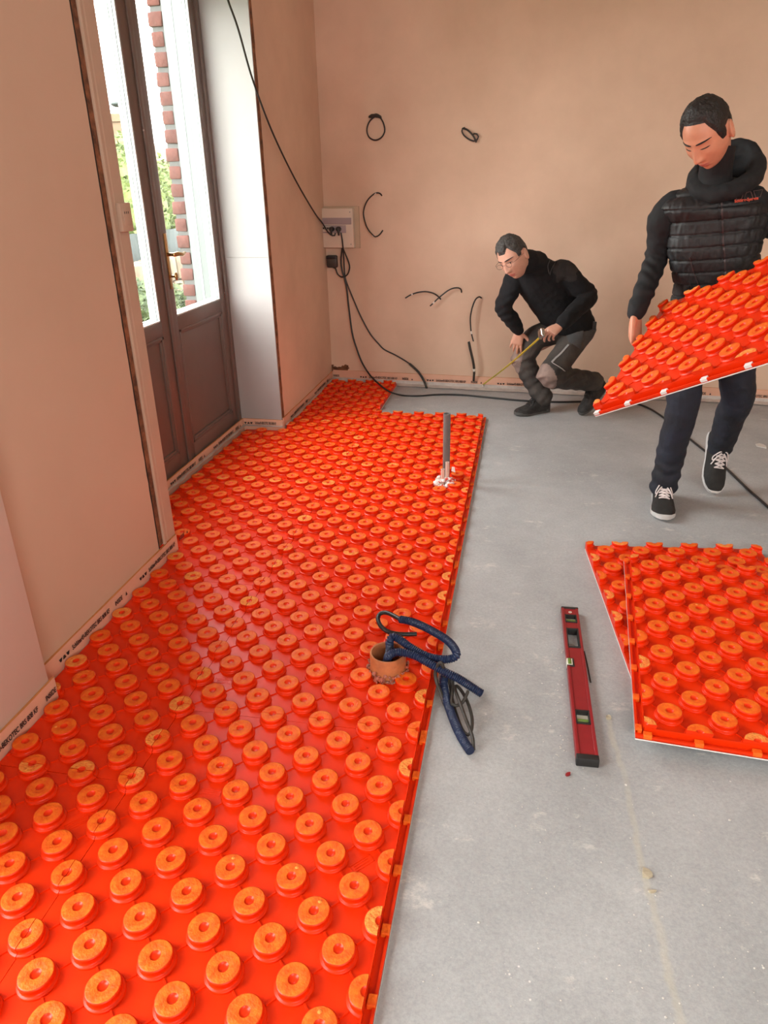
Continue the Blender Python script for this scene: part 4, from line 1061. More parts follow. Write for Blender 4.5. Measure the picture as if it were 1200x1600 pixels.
# ================================================================== spirit level
ZL = 0.028
a0 = onz(877, 948, ZL); a1 = onz(903, 948, ZL); b0 = onz(900, 1187, ZL); b1 = onz(938, 1187, ZL)
ax = ((a0 + a1) / 2 - (b0 + b1) / 2); L = ax.length; ax.normalize(); sd = V((ax.y, -ax.x, 0))
org = (b0 + b1) / 2; org.z = 0
TL = Matrix((sd, ax, V((0, 0, 1)))).transposed().to_4x4(); TL.translation = org
hw = 0.031
# long profile: I-shaped section with a window cut out
def frame_part(y0, y1, xs=(-1, 1)):
    return
mb = MB()
wy0, wy1 = 0.535 * L / 0.79, 0.645 * L / 0.79
vials = ((0.150 * L / 0.79, 0.205 * L / 0.79), (0.690 * L / 0.79, 0.735 * L / 0.79))
mb.bevbox((-hw, 0.018, 0.0), (-hw + 0.010, L - 0.006, ZL), 0.002, 0, TL).bevbox((hw - 0.010, 0.018, 0.0), (hw, L - 0.006, ZL), 0.002, 0, TL)
cuts = sorted(list(vials) + [(wy0, wy1)])
y = 0.018
for a, b in cuts + [(L - 0.006, None)]:
    mb.box((-hw + 0.009, y, 0.0035), (hw - 0.009, a, ZL - 0.0035), 0, TL); y = b
lv = mb.build('spirit_level', LEVELRED); tag(lv, 'red aluminium spirit level lying on the bare floor', 'spirit level')
MB().bevbox((-hw - 0.001, 0.0, 0.0), (hw + 0.001, 0.022, ZL + 0.001), 0.003, 0, TL).build('end_cap', BLACKRUB, lv)
MB().bevbox((-hw - 0.001, L - 0.010, 0.0), (hw + 0.001, L, ZL + 0.001), 0.003, 0, TL).build('end_cap', BLACKRUB, lv)
hg = MB()
for lo, hi in (((-hw + 0.008, wy0 - 0.004, 0.001), (-hw + 0.0135, wy1 + 0.004, ZL)), ((hw - 0.0135, wy0 - 0.004, 0.001), (hw - 0.008, wy1 + 0.004, ZL)), ((-hw + 0.008, wy0 - 0.004, 0.001), (hw - 0.008, wy0 + 0.003, ZL)), ((-hw + 0.008, wy1 - 0.003, 0.001), (hw - 0.008, wy1 + 0.004, ZL))):
    hg.bevbox(lo, hi, 0.002, 0, TL)
hg.build('hand_grip', BLACKPL, lv)
for a, b in vials:
    fr = MB()
    for lo, hi in (((-hw + 0.009, a - 0.003, 0.002), (-hw + 0.013, b + 0.003, ZL)), ((hw - 0.013, a - 0.003, 0.002), (hw - 0.009, b + 0.003, ZL)), ((-hw + 0.009, a - 0.003, 0.002), (hw - 0.009, a + 0.002, ZL)), ((-hw + 0.009, b - 0.002, 0.002), (hw - 0.009, b + 0.003, ZL))):
        fr.bevbox(lo, hi, 0.001, 0, TL)
    f_ = fr.build('vial_frame', BLACKPL, lv)
    MB().box((-hw + 0.012, a + 0.001, 0.004), (hw - 0.012, b - 0.001, 0.010), 0, TL).build('vial_block', VIALW, f_)
    MB().tube([TL @ V((-hw + 0.015, a + (b - a) * 0.35, 0.016)), TL @ V((hw - 0.015, a + (b - a) * 0.35, 0.016))], 0.007, 12).build('bubble_vial', VIALG, f_)
ym = 0.445 * L / 0.79
f_ = MB().bevbox((-hw - 0.0006, ym - 0.022, 0.006), (-hw + 0.024, ym + 0.022, ZL + 0.0006), 0.002, 0, TL).build('vial_frame', BLACKPL, lv)
MB().box((-hw - 0.001, ym - 0.017, 0.010), (-hw + 0.018, ym + 0.017, ZL + 0.0014), 0, TL).build('vial_block', VIALW, f_)
MB().tube([TL @ V((-hw + 0.009, ym - 0.014, ZL - 0.001)), TL @ V((-hw + 0.009, ym + 0.014, ZL - 0.001))], 0.0065, 12).build('bubble_vial', VIALG, f_)
MB().lathe([(0.006, ZL - 0.004), (0.006, ZL - 0.0028), (0.0036, ZL - 0.0028), (0.0036, ZL - 0.004)], 16, T=TL @ Matrix.Translation((0, 0.757 * L / 0.79, 0))).build('hang_hole', VIALW, lv)
p0 = onz(916, 1030, 0.004); 
cable('black_strap', [onz(913, 1018, 0.006), onz(918, 1040, 0.004), onz(923, 1066, 0.003)], 0.0022, BLACKRUB, 'thin black strap lying against the right side of the spirit level', 'strap')

# ================================================================== crumbs on the slab
def chip(name, px, py, sx_, sy_, m, label, cat, seed, h=0.004):
    rnd = random.Random(seed); p = onz(px, py, 0); n = 7
    out = [(sx_ * math.cos(2 * PI * k / n) * rnd.uniform(0.7, 1.15), sy_ * math.sin(2 * PI * k / n) * rnd.uniform(0.7, 1.15)) for k in range(n)]
    mb = MB().prism(out, 0, h, T=Matrix.Translation((p.x, p.y, 0.0)) @ Matrix.Rotation(rnd.uniform(0, 3), 4, 'Z'))
    for i in range(n, 2 * n): mb.v[i].z += rnd.uniform(0, h)
    o = mb.build(name, m, smooth=False); tag(o, label, cat); return o
chip('adhesive_flake', 951, 1122, 0.011, 0.009, GLUE, 'pale adhesive flake on the floor right of the spirit level', 'flake', 1)
chip('adhesive_flake', 1011, 1366, 0.013, 0.016, GLUE, 'largest pale adhesive flake on the bare floor in the foreground', 'flake', 2)
chip('adhesive_flake', 1019, 1394, 0.004, 0.011, GLUE, 'thin curled flake just below the largest adhesive flake', 'flake', 3)
chip('red_scrap', 888, 1211, 0.009, 0.005, LEVELRED, 'tiny red scrap on the floor in front of the spirit level', 'scrap', 4)
chip('white_flake', 1190, 697, 0.045, 0.03, CRUMB, 'white plaster flake on the floor near the right edge behind the standing man', 'flake', 5, h=0.003)
rnd = random.Random(77); mb = MB()
def crumb(px, py, r):
    p = onz(px, py, 0); i0 = len(mb.v); mb.ball((p.x, p.y, r * 0.45), (r, r * rnd.uniform(.6, 1), r * 0.6), n=6, m=4); noisy(mb, r * 0.35, 300, i0)
for (px, py) in ((748, 1442), (802, 1187), (1001, 1486), (1193, 1513), (868, 1078), (872, 1015), (880, 1060), (876, 1090), (878, 1020), (862, 1000), (870, 1045), (1013, 1413), (1035, 1433), (1036, 1560), (1040, 1590), (985, 1310), (978, 1227), (1140, 1282), (1084, 1274), (663, 1075), (676, 1070)): crumb(px, py, rnd.uniform(0.0022, 0.0042))
for k in range(260):
    px, py = rnd.uniform(600, 1200), rnd.uniform(640, 1600)
    p = onz(px, py, 0)
    if p.x < -0.19 or (p.x > 0.28 and 1.6 < p.y < 3.1): continue
    crumb(px, py, rnd.choice((0.0012, 0.0016, 0.0022)))
for k in range(60):
    crumb(rnd.gauss(874, 8), rnd.uniform(960, 1190), rnd.choice((0.0015, 0.002, 0.003)))
tag(mb.build('plaster_crumbs', CRUMB, smooth=False), 'fine plaster crumbs scattered over the bare concrete floor', 'crumbs', kind='stuff')
# ================================================================== people
from mathutils.bvhtree import BVHTree
def remesh(mb, voxel, name, mats, parent=None, disp=None, smooth=4, loc=None):
    """closed shapes melted into one continuous surface"""
    tmp = bpy.data.objects.new('tmp', mb.mesh('tmp', mats, smooth=True)); COL.objects.link(tmp)
    md = tmp.modifiers.new('r', 'REMESH'); md.mode = 'VOXEL'; md.voxel_size = voxel; md.use_smooth_shade = True
    if smooth:
        sm = tmp.modifiers.new('s', 'SMOOTH'); sm.factor = 0.5; sm.iterations = smooth
    dg = bpy.context.evaluated_depsgraph_get(); dg.update()
    me = bpy.data.meshes.new_from_object(tmp.evaluated_get(dg)); me.name = name
    old = tmp.data; bpy.data.objects.remove(tmp); bpy.data.meshes.remove(old)
    me.materials.clear()
    for m in (mats if isinstance(mats, (list, tuple)) else [mats]): me.materials.append(m)
    if disp:
        ns = [v.normal.copy() for v in me.vertices]
        for v, n in zip(me.vertices, ns): v.co = v.co + n * disp(v.co, n)
    bvh = BVHTree.FromPolygons([v.co.copy() for v in me.vertices], [tuple(p.vertices) for p in me.polygons])
    if parent is None:
        zs = min(v.co.z for v in me.vertices); cx = sum(v.co.x for v in me.vertices) / len(me.vertices); cyy = sum(v.co.y for v in me.vertices) / len(me.vertices)
        off = V((cx, cyy, zs)) if loc is None else V(loc)
    else: off = wloc(parent)
    me.transform(Matrix.Translation(-off))
    for p in me.polygons: p.use_smooth = True
    o = bpy.data.objects.new(name, me); COL.objects.link(o)
    if parent is not None: o.parent = parent
    else: o.location = off
    return o, bvh
def hit(bvh, px, py, off=0.0):
    d = ray(px, py).normalized(); p, n, i, t = bvh.ray_cast(CC, d)
    return (p - d * off, n) if p is not None else (None, None)
def limb(mb, pts, rs, n=18, step=0.02): return mb.tube(pts, rs, n, step=step, ends=True)
def sstep(a, b, x):
    t = max(0.0, min(1.0, (x - a) / (b - a))); return t * t * (3 - 2 * t)

def head_pt(az, el, age=0.0):
    """head surface, own frame: face -y, up z, person's left +x; az 0 = front"""
    x = 0.0745 * math.sin(az) * math.cos(el); y = -0.097 * math.cos(az) * math.cos(el); z = 0.122 * math.sin(el)
    if z < 0:
        t = -z / 0.122
        x *= 1 - 0.34 * t ** 2.0
        y *= (1 - 0.06 * t) if y < 0 else (1 - 0.55 * t)
        if y < 0: y -= 0.010 * t * math.cos(az) ** 2 * math.cos(el)
    else:
        x *= 1 + 0.05 * math.sin(PI * z / 0.122)
        if y > 0: y *= 1 + 0.06 * math.sin(PI * z / 0.122)
    if y < 0:
        ff = sstep(0.0, -0.06, y)
        g = lambda cx, cz, sx, sz: math.exp(-((abs(x) - cx) / sx) ** 2 - ((z - cz) / sz) ** 2)
        d = 0.0
        t = (0.018 - z) / 0.056                     # nose
        if t > -0.3:
            prof = 0.005 + 0.021 * max(0, min(1, t)) ** 1.1
            fade = 1 - sstep(1.0, 1.22, t); st = sstep(-0.3, 0.1, t)
            wd = 0.0085 + 0.004 * max(0, min(1, t))
            d += prof * fade * st * math.exp(-(x / wd) ** 2)
        d += 0.0085 * g(0.0135, -0.034, 0.0065, 0.008)         # nostril wings
        d -= 0.0085 * g(0.032, 0.010, 0.017, 0.012)           # eye sockets
        d += 0.0048 * g(0.032, 0.008, 0.0125, 0.0075)          # lids
        d += 0.0050 * g(0.026, 0.029, 0.026, 0.008)           # brow
        d += 0.0045 * g(0.050, -0.022, 0.018, 0.018)          # cheekbones
        d -= 0.0035 * g(0.046, -0.058, 0.016, 0.020)          # hollow cheeks
        d += 0.0062 * g(0.0, -0.0625, 0.019, 0.0042)          # upper lip
        d += 0.0062 * g(0.0, -0.0735, 0.016, 0.0045)          # lower lip
        d -= 0.0045 * g(0.0, -0.0678, 0.021, 0.0018)          # mouth line
        d -= 0.0030 * g(0.0, -0.0850, 0.018, 0.006)
        d += 0.0085 * g(0.0, -0.104, 0.019, 0.013)            # chin
        d += 0.0030 * g(0.0, 0.070, 0.045, 0.030)             # forehead
        if age:
            d -= age * 0.0022 * g(0.024, -0.050, 0.004, 0.014)
            d += age * 0.0012 * math.sin(z * 800) * g(0.0, 0.055, 0.04, 0.018)
        y -= d * ff
    return V((x, y, z))
def head_mb(mb, T, age=0.0, n=112, m=84):
    R = []
    for i in range(1, m):
        el = -PI / 2 + PI * i / m
        R.append([T @ head_pt(2 * PI * k / n, el, age) for k in range(n)])
    lo = T @ head_pt(0, -PI / 2 + 0.001, age); hi = T @ head_pt(0, PI / 2 - 0.001, age)
    o = len(mb.v); vs = [p for r in R for p in r]; fs = []
    for i in range(m - 2):
        for k in range(n): fs.append((i * n + k, i * n + (k + 1) % n, (i + 1) * n + (k + 1) % n, (i + 1) * n + k))
    fs.append(tuple(range(n - 1, -1, -1))); fs.append(tuple((m - 2) * n + k for k in range(n)))
    mb.add(vs, fs)
    for s in (-1, 1):                                          # ears
        Te = T @ Matrix.Translation((s * 0.0765, 0.012, -0.006)) @ Matrix.Rotation(s * 0.35, 4, 'Z') @ Matrix.Rotation(-0.18, 4, 'X')
        ring = [V((s * 0.007, 0.020 * math.cos(a) + 0.004, 0.031 * math.sin(a) * (1.0 if math.sin(a) > 0 else 0.9))) for a in [2 * PI * k / 20 for k in range(20)]]
        mb.tube([Te @ p for p in ring], 0.0048, 8, closed=True)
        mb.ball((0, 0, 0), (0.0055, 0.017, 0.027), T=Te, n=14, m=10)
    return mb
def head_pose(px, py, Y, pitch, yaw, roll, scale=1.0):
    c = ony(px, py, Y); d = (c - CC).normalized()
    r = (CR - d * CR.dot(d)).normalized(); u = r.cross(d)
    f = (-d * math.cos(yaw) - r * math.sin(yaw)) * math.cos(pitch) - u * math.sin(pitch)
    up0 = (u - f * u.dot(f)).normalized(); side = f.cross(up0)   # side = viewer's left when facing the viewer
    if side.dot(r) > 0: side = -side
    up = up0 * math.cos(roll) + side * math.sin(roll)
    yb = -f; xb = yb.cross(up)
    M_ = Matrix((xb * scale, yb * scale, up * scale)).transposed().to_4x4(); M_.translation = c
    return M_
def hair_obj(T, parent, m, name, hairline, thick, age=0.0, seed=0):
    """hair cap grown out of the scalp where hairline(az, el) > 0"""
    n, mm = 120, 90; mb = MB(); idx = {}; vs = []
    def pt(i, k):
        el = -PI / 2 + PI * i / mm; az = 2 * PI * k / n
        a = ((az + PI) % (2 * PI)) - PI
        h = hairline(a, el); p = head_pt(az, el, age)
        nrm = V((p.x / 0.0745 ** 2, p.y / 0.097 ** 2, p.z / 0.122 ** 2)).normalized()
        t = sstep(0.0, 0.16, h) * thick(a, el) * (1 + 0.30 * noise.noise(p * 55 + V((seed, 0, 0))) + 0.18 * noise.noise(p * 160)) - 0.0035 * (1 - sstep(-0.12, 0.02, h))
        return p + nrm * (t + 0.0006), h
    grid = [[pt(i, k) for k in range(n)] for i in range(mm + 1)]
    for i in range(mm):
        for k in range(n):
            q = [grid[i][k], grid[i][(k + 1) % n], grid[i + 1][(k + 1) % n], grid[i + 1][k]]
            if max(h for _, h in q) > -0.10:
                o = len(vs); ids = []
                for (a, b) in ((i, k), (i, (k + 1) % n), (i + 1, (k + 1) % n), (i + 1, k)):
                    if (a, b) not in idx: idx[(a, b)] = len(vs); vs.append(T @ grid[a][b][0])
                    ids.append(idx[(a, b)])
                mb.f.append(tuple(ids)); mb.m.append(0)
    mb.v = vs
    return mb.build(name, m, parent, angle=80)
def face_slots(body, T):
    """material slot 1 of a melted body: the lips"""
    off = V(body.location); Ti = T.inverted()
    for p in body.data.polygons:
        q = Ti @ (p.center + off)
        if q.y > -0.045 or abs(q.x) > 0.07 or abs(q.z) > 0.13: continue
        ax = abs(q.x)
        if ax < 0.024 and -0.078 < q.z < -0.0585 and ((q.x / 0.023) ** 2 + ((q.z + 0.068) / 0.0088) ** 2) < 1: p.material_index = 1
def face_lines(bvh, T, parent, eye_z, lash_r, open_eye):
    def on(x, z, off):
        o = T @ V((x, -0.3, z)); d = (T.to_3x3() @ V((0, 1, 0))).normalized()
        p = bvh.ray_cast(o, d)[0]; return None if p is None else p - d * off
    for s in (-1, 1):
        P = [on(s * x, 0.0285 + 0.06 * (x - 0.03) - 2.6 * (x - 0.034) ** 2, 0.0002) for x in (0.011, 0.020, 0.030, 0.040, 0.049, 0.055)]
        if all(P): MB().tube(P, [0.0022, 0.0036, 0.0036, 0.0030, 0.0022, 0.0010], 8, step=0.003, ends=True).build('eyebrow', HAIRD, parent)
        P = [on(s * x, eye_z - (1 if open_eye else -1) * 7.0 * (x - 0.032) ** 2, 0.0) for x in (0.0175, 0.024, 0.032, 0.040, 0.0465)]
        if all(P): MB().tube(P, [0.0008, lash_r, lash_r, lash_r, 0.0008], 8, step=0.003, ends=True).build('eyelashes', HAIRD, parent)
        if open_eye:
            p = on(s * 0.032, eye_z - 0.0042, -0.003)
            if p: MB().ball(p, (0.0052, 0.0052, 0.0052), n=12, m=8).build('iris', EYEW, parent)
def hand(mb, wrist, fdir, back, side, curls, spread=0.10, thumb=(0.75, 0.25, 0.4), scale=1.0):
    """wrist point, finger direction, back-of-hand normal, side=+1 left / -1 right hand; curls: 4 triples of joint bends"""
    Y = V(fdir).normalized(); Z = V(back); Z = (Z - Y * Z.dot(Y)).normalized(); X = Y.cross(Z) * side
    w = V(wrist); s = scale
    P = lambda x, y, z: w + (X * x + Y * y + Z * z) * s
    mb.loft([(P(0, -0.02, 0), 0.019 * s, 0.016 * s, X, Z), (P(0, 0.01, 0), 0.027 * s, 0.018 * s, X, Z), (P(0.002, 0.045, 0), 0.037 * s, 0.0165 * s, X, Z, 2.4), (P(0, 0.082, 0.001), 0.0415 * s, 0.0140 * s, X, Z, 2.6), (P(0, 0.100, 0), 0.039 * s, 0.0105 * s, X, Z, 2.6)], n=20)
    for k, (xo, ln, r, yb) in enumerate(((0.0315, 0.074, 0.0090, 0.092), (0.0105, 0.082, 0.0092, 0.097), (-0.0105, 0.076, 0.0088, 0.093), (-0.0305, 0.060, 0.0078, 0.085))):
        a = spread * (1.5 - k) * 0.5
        d = (Y * math.cos(a) + X * math.sin(a)); p = P(xo, yb, 0.001); zz = Z.copy()
        pts = [p - d * 0.018 * s, p]; rs = [r * s, r * 1.04 * s]
        for (frac, cv) in zip((0.44, 0.31, 0.25), curls[k]):
            ax = d.cross(zz); Rm = Matrix.Rotation(-cv, 3, ax); d = (Rm @ d).normalized(); zz = (Rm @ zz).normalized()
            p = p + d * ln * frac * s; pts.append(p); rs.append(r * s * (0.98 if frac > 0.4 else (0.9 if frac > 0.3 else 0.74)))
        mb.tube(pts, rs, 12, step=0.004, ends=True)
    tx, ty, tz = thumb
    d = (X * tx + Y * ty - Z * tz).normalized()
    p0 = P(0.022, 0.024, -0.004); p1 = p0 + d * 0.040 * s; d2 = (d + Y * 0.55).normalized(); p2 = p1 + d2 * 0.033 * s; p3 = p2 + (d2 + Y * 0.25).normalized() * 0.026 * s
    mb.tube([p0 - d * 0.01 * s, p0, p1, p2, p3], [0.013 * s, 0.0145 * s, 0.0115 * s, 0.0105 * s, 0.0078 * s], 12, step=0.005, ends=True)
    return P
def shoe(T, parent, upper, sole, lace, boot=False, name='shoe', lace_rows=5):
    S = [(-0.086, 0.026, 0.066), (-0.074, 0.033, 0.086), (-0.035, 0.037, 0.095), (0.010, 0.038, 0.092), (0.045, 0.041, 0.080), (0.085, 0.046, 0.063), (0.125, 0.0475, 0.052), (0.160, 0.042, 0.045), (0.182, 0.030, 0.037), (0.192, 0.014, 0.028)]
    spring = lambda y: 0.012 * sstep(0.11, 0.19, y)
    if boot: S = [(y, a * 1.06, h + (0.045 if y < 0.03 else 0.018 * (1 - sstep(0.03, 0.1, y)) + 0.008)) for y, a, h in S]
    R = []
    ys = np.linspace(S[0][0], S[-1][0], 30)
    A = np.interp(ys, [q[0] for q in S], [q[1] for q in S]); Hh = np.interp(ys, [q[0] for q in S], [q[2] for q in S])
    for y, a, h in zip(ys, A, Hh):
        zb = 0.016 + spring(y); r = []
        for k in range(26):
            t = 2 * PI * k / 26; c, s_ = math.cos(t), math.sin(t)
            z = zb + (h - zb) * abs(s_) ** 0.85 if s_ > 0 else zb - 0.004 * abs(s_)
            r.append(T @ V((a * math.copysign(abs(c) ** 0.75, c), y, z)))
        R.append(r)
    mb = MB().rings(R); o = mb.build(name, upper, parent)
    R = []
    S2 = [(-0.092, 0.020), (-0.086, 0.030), (-0.060, 0.038), (0.0, 0.0385), (0.045, 0.0415), (0.09, 0.048), (0.13, 0.0495), (0.165, 0.043), (0.188, 0.028), (0.198, 0.012)]
    for y in np.linspace(-0.092, 0.198, 34):
        a = float(np.interp(y, [q[0] for q in S2], [q[1] for q in S2])); z0 = spring(y); hh = 0.019 + (0.006 if y < 0.0 else 0)
        R.append([T @ V(p) for p in ((-a * 0.94, y, z0), (-a, y, z0 + 0.005), (-a * 0.99, y, z0 + hh), (a * 0.99, y, z0 + hh), (a, y, z0 + 0.005), (a * 0.94, y, z0))])
    MB().rings(R).build('sole', sole, o, angle=50)
    top = lambda y: float(np.interp(y, [q[0] for q in S], [q[2] for q in S]))
    hw = lambda y: float(np.interp(y, [q[0] for q in S], [q[1] for q in S]))
    def on(x, y, e=0.0):
        a, h = hw(y), top(y); zb = 0.016 + spring(y); c = min(1, abs(x) / a) ** (1 / 0.75); s_ = math.sqrt(max(0, 1 - c * c))
        return T @ V((x, y, zb + (h - zb) * s_ ** 0.85 + e))
    mb = MB(); lr = 0.0032 if lace is LACEW else 0.0024
    for k in range(lace_rows):
        y = 0.030 + k * 0.0155
        mb.tube([on(-0.021, y, 0.002), on(-0.010, y + 0.001, 0.004), on(0.010, y + 0.001, 0.004), on(0.021, y, 0.002)], lr, 7, step=0.006)
        if k < lace_rows - 1:
            mb.tube([on(-0.020, y, 0.003), on(0, y + 0.008, 0.005), on(0.020, y + 0.0155, 0.003)], lr, 7, step=0.006)
            mb.tube([on(0.020, y, 0.003), on(0, y + 0.008, 0.007), on(-0.020, y + 0.0155, 0.003)], lr, 7, step=0.006)
    for s_ in (-1, 1):
        mb.tube([on(0, 0.028, 0.008), on(s_ * 0.016, 0.034, 0.020), on(s_ * 0.032, 0.048, 0.010), on(s_ * 0.030, 0.062, 0.004), on(s_ * 0.014, 0.045, 0.010), on(0, 0.030, 0.009)], lr * 0.95, 7, step=0.006)
        mb.tube([on(0, 0.029, 0.008), on(s_ * 0.020, 0.052, 0.010), on(s_ * 0.034, 0.078, 0.003)], lr * 0.9, 7, step=0.006)
    mb.build('lace', lace, o)
    return o
def frame_T(origin, fwd, up):
    Y = V(fwd).normalized(); Z = V(up); Z = (Z - Y * Z.dot(Y)).normalized(); X = Y.cross(Z)
    m = Matrix((X, Y, Z)).transposed().to_4x4(); m.translation = V(origin); return m
def strip_on(bvh, pxs, half, off, name, m, parent, n_per=14):
    """narrow band laid on a garment along a line of sight points"""
    P = []; q = catmull([V((x, y, 0)) for x, y in pxs], 2.0)
    for s in q:
        p, n = hit(bvh, s.x, s.y, 0.0)
        if p is not None: P.append((p + n * off, n))
    if len(P) < 2: return None
    R = []
    for i, (p, n) in enumerate(P):
        t = (P[min(i + 1, len(P) - 1)][0] - P[max(0, i - 1)][0]).normalized(); w = t.cross(n).normalized()
        R.append([p - w * half - n * 0.003, p - w * half, p + w * half, p + w * half - n * 0.003])
    return MB().rings(R).build(name, m, parent, angle=60)

# ------------------------------------------------------------------ the standing man
A = dict(neck=V((0.755, 3.37, 1.50)), chest=V((0.785, 3.40, 1.33)), waist=V((0.825, 3.43, 1.10)), pelvis=V((0.845, 3.50, 0.93)))
sA = V((0.985, -0.17, 0.0)); fA = V((-0.17, -0.985, 0.0))
TH_A = head_pose(1106, 209, 3.20, math.radians(38), math.radians(24), math.radians(10), 1.04)
hd = lambda x, y, z: TH_A @ V((x, y, z))
shR = A['neck'] - sA * 0.178 + V((0.0, 0.02, -0.075)); elR = ony(1024, 408, 3.46); wrR = ony(994, 488, 3.25)
shL = A['neck'] + sA * 0.178 + V((0.0, 0.02, -0.060)); elL = V((1.20, 3.36, 1.22)); wrL = V((1.155, 3.06, 1.31))
hipR = A['pelvis'] - sA * 0.095; hipL = A['pelvis'] + sA * 0.095
knR = ony(1066, 640, 3.46); knL = ony(1153, 620, 3.58)
SS = Matrix.Scale(1.2, 4)
fR = V((-0.11, -0.99, 0.0)).normalized(); tR = frame_T(V((0.727, 3.305, 0.0)) - fR * (0.19 * 1.2), fR, (0, 0, 1)) @ SS; anR = tR @ V((0, -0.01, 0.082))
fL = V((-0.05, -0.60, -0.80)).normalized(); uL = V((0.16, -0.78, 0.60)); tL = frame_T(V((1.031, 3.690, 0.006)) - fL * (0.190 * 1.2), fL, uL) @ SS; anL = tL @ V((0, -0.015, 0.075))
mb = MB()
head_mb(mb, TH_A)
limb(mb, [A['neck'] + V((0, 0.02, -0.03)), A['neck'].lerp(hd(0, 0.045, -0.06), 0.5) + V((0, 0.01, 0)), hd(0, 0.055, -0.045)], [0.060, 0.049, 0.047])
mb.loft([(A['pelvis'] - V((0, 0, .06)), .13, .09, sA, -fA), (A['pelvis'], .145, .10, sA, -fA), (A['waist'], .13, .09, sA, -fA), (A['chest'], .155, .105, sA, -fA), (A['neck'] - V((0, 0, .08)), .105, .065, sA, -fA), (A['neck'], .06, .06, sA, -fA)], n=24)
limb(mb, [shR, elR, wrR], [.038, .034, .024]); limb(mb, [shL, elL, wrL], [.038, .034, .024])
limb(mb, [hipR, knR, anR], [.070, .050, .034]); limb(mb, [hipL, knL, anL], [.070, .050, .034])
limb(mb, [anR, tR @ V((0, .06, .036)), tR @ V((0, .12, .030))], [.028, .020, .012]); limb(mb, [anL, tL @ V((0, .06, .036)), tL @ V((0, .12, .030))], [.028, .020, .012])
# right hand hooks the lower left edge of the panel, the left one the far edge
eg = MH @ V((0.0, 0.56, 0.0)); en = V((RH[0][0], RH[1][0], RH[2][0]))      # panel edge point, direction into the panel
PR = hand(mb, wrR, V((0.06, -0.12, -1.0)), V((-0.72, 0.60, -0.25)), -1, [(0.45, 0.8, 0.6), (0.45, 0.8, 0.6), (0.45, 0.8, 0.6), (0.45, 0.8, 0.6)], thumb=(0.42, 0.85, 0.22), scale=1.05)
PL_ = hand(mb, wrL, V((0.05, -0.75, 0.15)), V((0.35, -0.20, -0.9)), 1, [(0.3, 0.7, 0.5)] * 4, thumb=(0.6, 0.4, 0.8))
manA, bvA = remesh(mb, 0.0034, 'person', [SKIN, LIPS, HAIRD, EYEW], smooth=2)
tag(manA, 'young man in black quilted vest walking with a tilted orange panel', 'person')
face_slots(manA, TH_A); face_lines(bvA, TH_A, manA, 0.0020, 0.0022, False)
def hl_A(a, el):
    z = math.sin(el); aa = abs(a)
    front = 0.74 - 0.06 * (aa / 0.75) ** 2 if aa < 0.75 else 0.68 - 1.3 * (aa - 0.75)
    if aa > 1.05: front = 0.23 - 1.6 * (aa - 1.05)
    if 1.22 < aa < 1.50: front = -0.06          # sideburn
    if 1.50 <= aa < 1.85: front = 0.22
    if aa >= 1.85: front = max(-0.62, 0.10 - 1.2 * (aa - 1.85))
    return z - front
def th_A(a, el):
    t = 0.008 + 0.006 * sstep(0.35, 0.9, math.sin(el))
    return t * (0.55 if abs(a) > 1.3 and math.sin(el) < 0.35 else 1.0)
hair_obj(TH_A, manA, HAIRD, 'hair', hl_A, th_A)
# jeans
def w_pants(p, n):
    a = noise.noise(V((p.x * 9, p.y * 9, p.z * 16))); b = noise.noise(V((p.x * 22, p.y * 22, p.z * 34 + 7)))
    low = sstep(0.40, 0.08, p.z)
    return 0.0055 * a + 0.0028 * b + low * 0.005 * math.sin(p.z * 95 + 3 * noise.noise(p * 8))
mb = MB()
mb.loft([(A['pelvis'] - V((0, 0, .10)), .150, .105, sA, -fA), (A['pelvis'], .172, .125, sA, -fA), (A['pelvis'] + V((0, 0, .12)), .160, .115, sA, -fA)], n=24)
limb(mb, [hipR + V((0, 0, -.02)), hipR.lerp(knR, .5), knR, knR.lerp(anR, .35) + V((0, .012, 0)), knR.lerp(anR, .75), anR + V((0, 0.0, -0.010))], [.098, .086, .074, .071, .066, .067])
limb(mb, [hipL + V((0, 0, -.02)), hipL.lerp(knL, .5), knL, knL.lerp(anL, .35) + V((0, .012, 0)), knL.lerp(anL, .75), anL + (anL - knL).normalized() * 0.02], [.098, .086, .076, .073, .068, .066])
jeans, bvJ = remesh(mb, 0.0062, 'jeans', [DENIM], manA, w_pants, smooth=3)
s1 = shoe(tR, manA, SUEDE, SOLEW, LACEW); s2_ = shoe(tL, manA, SUEDE, SOLEW, LACEW)
MB().box((-0.0425, -0.002, 0.052), (-0.0395, 0.020, 0.068), 0, tR).build('side_mark', LACEW, s1)
# hoodie: sleeves, body under the vest, hood lying round the neck
def w_slv(p, n):
    return 0.0045 * noise.noise(V((p.x * 16, p.y * 16, p.z * 30))) + 0.003 * math.sin(p.z * 130 + p.x * 60 + 4 * noise.noise(p * 9)) * sstep(1.36, 1.22, p.z) * sstep(0.03, 0.11, (p - wrR).length)
mb = MB()
limb(mb, [shR + sA * 0.03, shR - sA * 0.012 + V((0, 0, -.06)), shR.lerp(elR, .55), elR, elR.lerp(wrR, .45), wrR.lerp(elR, 0.12), wrR.lerp(elR, 0.02)], [.066, .066, .057, .051, .047, .043, .041])
limb(mb, [shL - sA * 0.03, shL + sA * 0.012 + V((0, 0, -.06)), shL.lerp(elL, .55), elL, elL.lerp(wrL, .45), wrL.lerp(elL, 0.1)], [.066, .066, .057, .051, .046, .038])
mb.loft([(A['pelvis'] + V((0, 0, .03)), .176, .130, sA, -fA), (A['waist'] - V((0, 0, .04)), .165, .120, sA, -fA), (A['waist'] + V((0, 0, .03)), .150, .105, sA, -fA)], n=24)
hoodie, bvH = remesh(mb, 0.0062, 'hoodie', [JERSEY], manA, w_slv, smooth=3)
mb = MB(); nk = A['neck']
